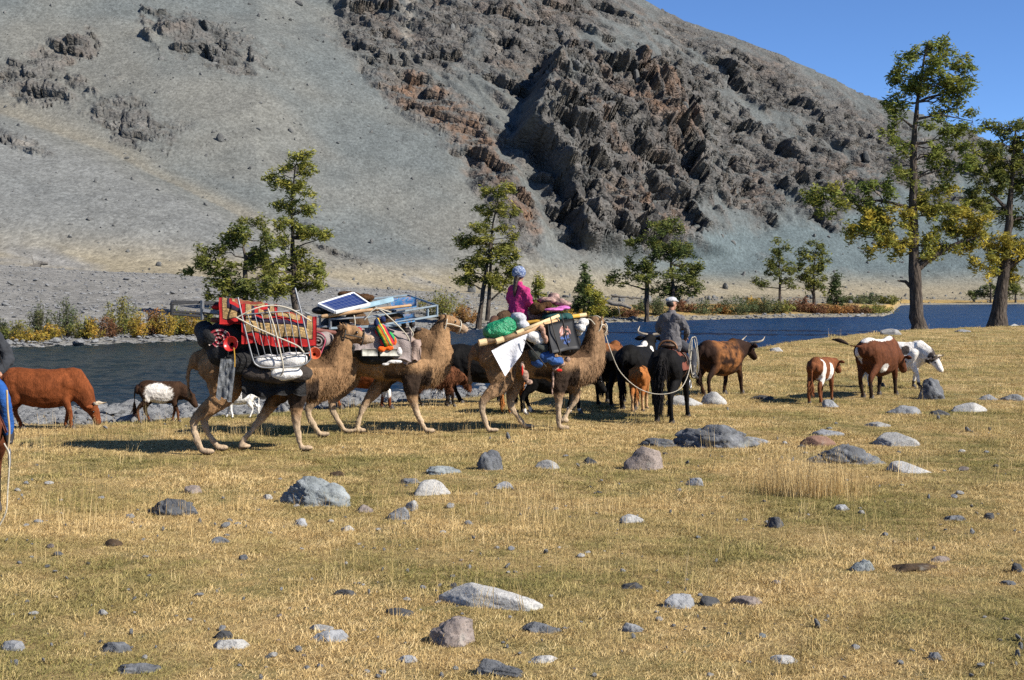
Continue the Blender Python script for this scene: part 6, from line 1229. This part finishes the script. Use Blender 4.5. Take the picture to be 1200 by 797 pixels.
# ---- middle camel
put('felt_pad', 'grey felt pad draped over the middle camel\'s humps', 'felt', sheet('felt_pad', drape(410, 482, 380, 386, 408, 424, 3, .42, .46, 2, 2.2), 40, 36, .035), FELT)
put('felt_pad', 'pinkish felt flap hanging at the middle camel\'s shoulder', 'felt', sheet('felt_pad', drape(466, 493, 392, 400, 428, 420, 8, .35, .40, 2, 2.0), 24, 30, .03), cloth_material('tan_felt', (.27, .20, .165), .18, 9, bd=.03))
bag('dark_pack', 'dark pack under the frames on the middle camel', 2, [(405, 405, .25, .36, .26, .22), (440, 418, .34, .32, .16, .14), (395, 382, -.1, .3, .4, .16)], BLACKC, 'pack', seed=12)
def solar():
    root = empty('solar_panel', tuple(K(2, 402, 364, .1))); c = [K(2, 373, 357, .35), K(2, 393, 366, .62), K(2, 433, 357, .40), K(2, 414, 344, .05)]; a, b, d_, e = c
    nrm = np.cross(d_ - b, a - b); nrm /= np.linalg.norm(nrm); nrm *= 1 if nrm[2] > 0 else -1
    q = NT('solar_cells', .15, .6); su, sv = q.attr('su', out='Fac'), q.attr('sv', out='Fac'); g_ = q.math('MINIMUM', q.rng(q.math('ABSOLUTE', q.math('SUBTRACT', q.math('FRACT', q.math('MULTIPLY', su, 9)), .5)), .44, .47, 1, 0), q.rng(q.math('ABSOLUTE', q.math('SUBTRACT', q.math('FRACT', q.math('MULTIPLY', sv, 4)), .5)), .45, .48, 1, 0)); nz_ = q.noise(q.coord(), 18, 3, .6)
    q.color(q.mix(g_, (.10, .12, .20), q.mix(nz_, (.012, .022, .085), (.03, .05, .16))))
    L = lambda u_, v_: (a * (1 - u_) + e * u_) * (1 - v_) + (b * (1 - u_) + d_ * u_) * v_
    put('cells', None, None, sheet('cells', lambda u_, v_: L(.03 + .94 * u_, .03 + .94 * v_) + nrm * .012, 10, 6, .01), q.m, parent=root, smooth=False); WH = simple('white_frame', (.62, .63, .63), .4, .4, var=.08, bump=.05)
    for s_, t_ in ((a, b), (b, d_), (d_, e), (e, a)): put('frame_bar', None, None, beam_mesh(s_, t_, .035, .05, 'frame_bar', tuple(nrm)), WH, parent=root, smooth=False)
    put('back_sheet', None, None, sheet('back_sheet', lambda u_, v_: L(.02 + .96 * u_, .02 + .96 * v_) - nrm * .012, 3, 3, .008), WH, parent=root, smooth=False); tag(root, 'blue solar panel in a white frame lying on the middle camel\'s load', 'solar panel')
solar()
bag('black_bag', 'black padded bag under the left end of the solar panel', 2, [(376, 364, .22, .16, .22, .07), (388, 370, .35, .14, .14, .06)], BLACKC, 'bag', .016, .02)
bag('dark_fleece', 'dark shaggy fleece on top behind the solar panel', 2, [(408, 345, -.15, .20, .16, .06), (428, 349, -.1, .16, .14, .07), (436, 358, .0, .08, .1, .07)], BRF, 'fleece', .016, .05, 11)
frame_thing('metal_bed_frame', 'light steel bed frame lying along the middle camel\'s load', 'bed frame', [((353, 371, .35), (389, 371, .42), GALV, .03), ((353, 382, .35), (386, 383, .42), GALV, .035), ((375, 370, .40), (375, 384, .40), GALV, .03), ((387, 373, .45), (387, 386, .45), GALV, .04), ((388, 374, .46), (447, 371, .50), GALV, .03), ((386, 385, .45), (470, 381, .50), GSTEEL, .04), ((430, 372, .5), (512, 358, .3), GSTEEL, .03), ((440, 382, .5), (512, 370, .3), GSTEEL, .035), ((501, 359, .3), (501, 372, .3), GSTEEL, .035), ((512, 357, .3), (512, 371, .3), GSTEEL, .035), ((478, 346, -.55), (512, 358, .3), GSTEEL, .03), ((478, 346, -.55), (420, 352, -.55), GSTEEL, .03), ((388, 374, .46), (378, 366, -.4), GSTEEL, .03)], GALV, .03, None, 2)
frame_thing('blue_rail', 'broad pale blue painted rail across the middle camel\'s load', 'rail', [((393, 367, .30), (460, 351, .0), simple('pale_blue_paint', (.20, .31, .36), .55, .35, var=.25, scale=8), .085)], GSTEEL, .08, None, 2)
put('wood_pole', 'long peeled pole lying on top of the middle camel\'s load', 'pole', rod_mesh([K(2, 378, 371, .52), K(2, 420, 365, .52), K(2, 481, 358, .5)], [.033, .03, .022], 'wood_pole', 10, 8), WOOD)
def painted_panel(label, x0, x1, y0, y1, off, seed):
    q = NT('painted_panel', .6, .3); co = q.coord(); n1 = q.noise(co, 11, 3, .6, 1.5); q.color(q.ramp(n1, [(.25, (.015, .035, .10)), (.42, (.025, .10, .25)), (.56, (.05, .18, .30)), (.62, (.42, .15, .03)), (.75, (.05, .12, .30))])); 
    root = put('painted_panel', label, 'panel', sheet('painted_panel', lambda u_, v_: K(2, x0 + (x1 - x0) * u_, y0 + (y1 - y0) * v_ - 3 * u_, off + .7 * (v_ - .5)), 8, 4, .03), q.m, smooth=False)
painted_panel('bright blue painted furniture panel in the bed frame, upper', 458, 488, 351, 362, -.1, 1); painted_panel('blue and orange painted panel hanging under the bed frame', 463, 486, 371, 379, .1, 2)
bag('red_bundle', 'little red bundle behind the hindmost camel\'s nose', 2, [(420, 388, .45, .07, .1, .09)], cloth_material('crimson_cloth', (.30, .02, .04), .3), 'bundle', .012, .02)
def stripe_bag():
    q = NT('striped_bag', .85, .1); co = q.n('ShaderNodeTexCoord'); xyz = q.n('ShaderNodeSeparateXYZ'); q.l(co.outputs['Object'], xyz.inputs[0]); f = q.math('FRACT', q.math('ADD', q.math('MULTIPLY', q.math('ADD', xyz.outputs[0], q.math('MULTIPLY', xyz.outputs[2], .55)), 5.2), q.math('MULTIPLY', q.noise(co.outputs['Object'], 9, 2, .5), .25)))
    q.color(q.ramp(f, [(0, (.45, .03, .04)), (.18, (.02, .02, .05)), (.30, (.03, .24, .06)), (.48, (.55, .36, .03)), (.64, (.48, .07, .02)), (.78, (.03, .20, .10)), (.9, (.55, .38, .05))], 'CONSTANT')); q.norm(q.bump(q.noise(co.outputs['Object'], 40, 3, .6), .4, .01)); return q.m
bag('striped_bag', 'red, green and yellow striped cloth bag tied on the middle camel', 2, [(447, 388, .52, .11, .10, .11), (454, 398, .56, .14, .11, .14), (443, 378, .48, .06, .08, .09)], stripe_bag(), 'bag', .014, .025, 8)
bag('orange_fringe', 'bright orange fringe below the striped bag', 2, [(447, 409, .60, .08, .04, .05), (456, 408, .60, .08, .04, .05), (463, 400, .60, .035, .03, .08)], simple('orange_yarn', (.62, .10, .015), .9, .1, var=.3, scale=30, bump=.6), 'fringe', .010, .03, 16)
bag('blue_cord_bundle', 'dark blue gathered neck of the striped bag', 2, [(441, 378, .56, .05, .05, .07), (449, 374, .54, .05, .05, .06)], cloth_material('navy_cloth', (.02, .03, .08), .4, 14), 'bundle', .010, .02, 14)
put('plank_box', 'weathered white board tied flat on the middle camel\'s side', 'board', sheet('plank_box', lambda u_, v_: K(2, 424 + 18 * u_, 409 + 8 * v_, .56), 4, 3, .10), simple('weathered_board', (.36, .35, .30), .85, .15, var=.35, scale=14), smooth=False)
put('plank_box', 'second weathered board with white rag behind the striped bag', 'board', sheet('plank_box', lambda u_, v_: K(2, 445 + 25 * u_, 409 + 8 * v_, .52), 4, 3, .10), simple('weathered_board', (.36, .35, .30), .85, .15, var=.35, scale=14), smooth=False)
bag('white_rag', 'white rag hanging at the front of the middle camel\'s load', 2, [(468, 412, .55, .06, .05, .09), (462, 424, .52, .14, .05, .04), (452, 427, .5, .07, .05, .03)], WHITEC, 'rag', .013, .03, 9)
bag('dark_tassel', 'black and red straps behind the middle camel\'s neck', 2, [(483, 380, .32, .06, .06, .06), (478, 388, .3, .10, .08, .05), (490, 386, .3, .06, .05, .04)], simple('black_strap', (.025, .02, .02), .7, .3), 'strap', .012, .02, 12)
for k, pts in enumerate([[(413, 392, .55), (416, 380, .56), (415, 370, .55)], [(440, 360, .56), (452, 368, .58), (476, 392, .5), (482, 408, .45)], [(427, 375, .56), (440, 362, .58), (458, 366, .57)], [(478, 402, .42), (484, 392, .44), (480, 384, .46)]]):
    lash('lashing_rope', ['pale rope loop round the middle camel\'s bed frame, nearest the solar panel', 'pale rope running from the striped bag to the middle camel\'s shoulder', 'pale rope knotted above the striped bag', 'short pale rope on the middle camel\'s withers'][k], 2, pts, .010)
# ---- front camel
bag('saddle_bag', 'dark pack saddle along the front camel\'s back', 3, [(600, 402, 0, .38, .46, .26), (635, 402, 0, .42, .48, .28), (660, 402, 0, .30, .44, .26), (580, 408, 0, .24, .34, .22)], BLACKC, 'pack saddle', seed=21)
bag('green_bag', 'shiny green nylon bag behind the pink-jacketed rider', 3, [(585, 387, .42, .26, .19, .17), (577, 389, .40, .17, .17, .14), (594, 382, .44, .17, .17, .15)], simple('green_nylon', (.012, .22, .09), .35, .5, var=.35, scale=5, bump=.7, bdist=.06), 'bag', .015, .045, 9, 3)
bag('white_bundle', 'white and black bundle just behind the pink-jacketed rider', 3, [(607, 372, .30, .14, .2, .10), (612, 382, .40, .13, .14, .10)], cloth_material('grey_white_cloth', (.36, .36, .38), .4, 6), 'bundle', .016, .05, 7, 5)
def saddle_arch():
    c = K(3, 577, 380, 0); pts = [c + np.array([.06 * math.sin(a) - .02, -.34 * math.cos(a), .24 * math.sin(a) - .12]) for a in np.linspace(0, math.pi, 13)]
    put('saddle_arch', 'dark rounded saddle arch with tan rim behind the green bag', 'saddle', Blob().tube(pts, [(.07, .03)] * 13, 8, 30, side=(1, 0, 0)).raw('saddle_arch'), simple('saddle_wood2', (.075, .038, .02), .55, .3))
saddle_arch()
def cloth_tri(u, v):
    a, b, c, d_ = K(3, 576, 411, .58), K(3, 619, 388, .60), K(3, 612, 414, .62), K(3, 592, 441, .62); p = (a * (1 - u) + b * u) * (1 - v) + (d_ * (1 - u) + c * u) * v
    return p + np.array([0, -.03 * math.sin(u * 9 + 2 * v) * v - .02 * math.sin(v * 7), 0])
put('white_cloth', 'white cloth hanging in a point over the front camel\'s hip', 'cloth', sheet('white_cloth', cloth_tri, 24, 20, .008), cloth_material('white_plastic', (.60, .60, .62), .08, 4))
def pole(label, a, b, r, i=3, m=None):
    root = empty('wood_pole', tuple(K(i, *a))); A, Bp = K(i, *a), K(i, *b); sh_ = put('shaft', None, None, cyl_mesh(A, Bp, r, r * .85), m or WOOD, parent=root)
    t = (A - Bp) / np.linalg.norm(A - Bp); put('cut_end', None, None, cyl_mesh(A - t * .12, A + t * .012, r * 1.03, r * 1.0, 'cut_end'), CUTW, parent=sh_, smooth=False); tag(root, label, 'pole', 'tent poles on the front camel')
pole('thick tent pole with pale cut end, lowest and hindmost on the front camel', (562, 402, .45), (652, 383, .50), .058); pole('second tent pole with pale cut end above the white cloth', (582, 400, .60), (655, 376, .58), .050); pole('thin yellow pole pointing forward over the front camel\'s neck', (686, 369, .25), (604, 380, .40), .035, 3, simple('yellow_pole', (.48, .27, .04), .6, .3)); pole('pale split tent pole on top of the other poles', (606, 390, .62), (655, 370, .56), .035, 3, CUTW)
def slab(name, label, cat, pts, th, mat):
    a, b, c, d_ = [K(3, *p) for p in pts]; return put(name, label, cat, sheet(name, lambda u_, v_: (a * (1 - u_) + b * u_) * (1 - v_) + (d_ * (1 - u_) + c * u_) * v_ + np.array([0, .012 * math.sin(u_ * 8 + v_ * 5), 0]), 10, 10, th), mat, smooth=False)
def printed():
    q = NT('printed_bag', .6, .3); su, sv = q.attr('su', out='Fac'), q.attr('sv', out='Fac'); dx = q.math('MULTIPLY', q.math('SUBTRACT', su, .58), 1.5); dy = q.math('SUBTRACT', sv, .48); rr = q.math('SQRT', q.math('ADD', q.math('MULTIPLY', dx, dx), q.math('MULTIPLY', dy, dy))); nz_ = q.noise(q.coord(), 14, 3, .6, .6); nn = q.noise(q.coord(), 5, 3, .6)
    pic = q.mix(q.rng(sv, .48, .52, 0, 1), q.ramp(nz_, [(.40, (.01, .008, .008)), (.5, (.36, .17, .13)), (.60, (.46, .33, .30))], 'CONSTANT'), q.ramp(nz_, [(.4, (.015, .015, .02)), (.5, (.05, .10, .28)), (.62, (.10, .16, .34))], 'CONSTANT'))
    q.color(q.mix(q.rng(rr, .30, .34, 1, 0), q.mix(nn, (.012, .012, .013), (.03, .03, .032)), pic)); return q.m
slab('printed_bag', 'flat black bag with a faded picture print on the front camel\'s side', 'bag', [(640, 380, .66), (671, 373, .60), (678, 408, .64), (646, 414, .72)], .09, printed())
bag('blue_bag', 'blue denim-like sack low on the front camel\'s side', 3, [(640, 418, .55, .16, .13, .11), (652, 424, .56, .14, .12, .09), (630, 424, .5, .13, .12, .11)], cloth_material('blue_canvas', (.045, .10, .26), .4, 5), 'sack', .016, .06, 7, 8)
bag('grey_green_bag', 'dark grey-green bag between white sack and printed bag', 3, [(634, 407, .56, .14, .13, .12), (628, 415, .52, .13, .12, .14)], cloth_material('grey_green_canvas', (.045, .05, .045), .3, 6), 'bag', .016, .04, 7, 9)
bag('white_bag', 'white round sack under the tent poles on the front camel', 3, [(624, 394, .56, .16, .14, .12), (632, 399, .55, .12, .12, .11)], WHITEC, 'sack', .016, .04, 7, 10)
bag('teal_box', 'dark teal box in front of the rider on the front camel', 3, [(648, 372, .36, .20, .22, .09), (662, 372, .34, .14, .2, .09)], cloth_material('teal_cloth', (.02, .06, .055), .3, 6), 'box', .016, .02, 6, 12); bag('pink_blanket', 'bright pink folded blanket on top of the teal box', 3, [(648, 363, .36, .20, .20, .035), (660, 361, .34, .12, .18, .035)], cloth_material('pink_blanket', (.46, .13, .34), .2, 8), 'blanket', .014, .02, 8)
bag('brown_fur', 'brown fur bundle at the pink-jacketed rider\'s knees', 3, [(630, 362, .30, .13, .18, .11), (640, 358, .25, .12, .16, .08)], BRF, 'fur', .016, .06, 9); bag('floral_bundle', 'pale pink flowered quilt piled in front of the rider', 3, [(640, 352, .12, .16, .22, .07), (655, 354, .12, .14, .22, .07), (649, 347, .0, .12, .16, .06), (664, 356, .15, .10, .16, .06)], simple('floral_quilt', (.26, .17, .145), .9, .1, var=.9, scale=12, bump=.5, bdist=.04), 'quilt', .016, .05, 8)
bag('white_pouch', 'white pouch at the front end of the front camel\'s load', 3, [(683, 378, .35, .11, .12, .08), (680, 384, .38, .10, .10, .07), (676, 388, .2, .10, .2, .1)], WHITEC, 'pouch', .014, .04, 8); bag('pale_hide', 'pale brown hide strip in front of the printed bag', 3, [(637, 390, .68, .05, .05, .10), (640, 398, .68, .045, .05, .08), (634, 384, .66, .05, .05, .05)], cloth_material('hide', (.34, .20, .14), .4, 10), 'hide', .012, .03, 10)
WV = simple('woven_girth', (.30, .20, .15), .9, .1, var=.75, scale=22, bump=.6, bdist=.02)
bag('woven_strap', 'woven patterned strap with red edge behind the front camel\'s belly', 3, [(612, 430, .52, .045, .04, .10), (616, 440, .50, .06, .04, .10), (620, 448, .48, .07, .04, .05)], WV, 'strap', .012, .02, 12); bag('woven_strap', 'woven patterned strap across the front camel\'s shoulder', 3, [(651, 432, .50, .07, .04, .05), (658, 427, .50, .07, .04, .045), (665, 421, .48, .06, .04, .05), (648, 445, .48, .03, .03, .16), (647, 458, .45, .02, .02, .1)], WV, 'strap', .012, .02, 12)
bag('red_tassel', 'small red tassel on the front camel\'s girth', 3, [(612, 434, .58, .02, .02, .10), (655, 434, .56, .06, .03, .03)], simple('red_yarn', (.42, .02, .015), .9, .1, var=.3, scale=30), 'tassel', .009, .012, 14)
for k, pts in enumerate([[(645, 372, .70), (650, 392, .76), (657, 414, .74)], [(658, 368, .66), (663, 390, .72), (668, 412, .70)], [(614, 398, .70), (626, 412, .70), (640, 430, .66)], [(676, 378, .4), (690, 374, .35), (697, 380, .3)]]):
    lash('lashing_rope', ['dark cord over the printed bag, nearer the rider', 'dark cord over the printed bag, nearer the camel\'s neck', 'dark cord over the grey-green bag', 'thin pale cord from the load to the front camel\'s head'][k], 3, pts, .009, DROPE if k < 3 else ROPE, 'cord')
# ---- the rider on the front camel
def knit_hat(root, q, yaw):
    b = Blob(); b.ell(q((-.02, 0, .06)), (.135, .125, .125)); b.tube([q((.09, 0, .02)), q((0, .095, .01)), q((-.11, 0, .0)), q((0, -.095, .01)), q((.09, 0, .02))], [.02] * 5, 8); b.ell(q((-.05, 0, .15)), (.035, .035, .03)); me = b.mesh('knit_hat', .01, 3); displace(me, .012, 26, 2)
    q_ = NT('blue_white_knit', .95, .08); co = q_.coord(); v_ = q_.noise(co, 34, 3, .7, 1.0); q_.color(q_.ramp(v_, [(.40, (.03, .05, .13)), (.5, (.12, .16, .28)), (.6, (.38, .42, .48))])); q_.norm(q_.bump(v_, .8, .02)); link('knit_hat', me, q_.m, root)
def ponytail(root, q):
    b = Blob(); b.ell(q((-.045, 0, -.005)), (.075, .078, .08)); b.tube([q((-.09, 0, -.03)), q((-.13, .01, -.14)), q((-.15, .015, -.30)), q((-.13, .02, -.42))], [.05, .045, .035, .012], 8); me = b.mesh('hair', .01, 2); displace(me, .01, 25, 1); link('hair', me, simple('dark_brown_hair', (.022, .013, .009), .55, .3), root)
rl = K(3, 608, 368, .02)
rider('person', 'person in pink jacket and blue knitted hat riding the front camel', tuple(rl), R(52), cloth_material('pink_fleece', (.34, .032, .125), .25, 8), simple('patterned_trousers', (.20, .12, .11), .9, .1, var=.8, scale=14), BOOT, knit_hat, ponytail, {1: [(0, .165, .43), (.06, .23, .20), (.26, .10, .10)], -1: [(0, .165, .43), (-.02, .27, .22), (.20, .22, .06)]}, [(.03, .10, .0), (.34, .30, -.06), (.30, .42, -.42), (.42, .46, -.46)], .15, s=.93)
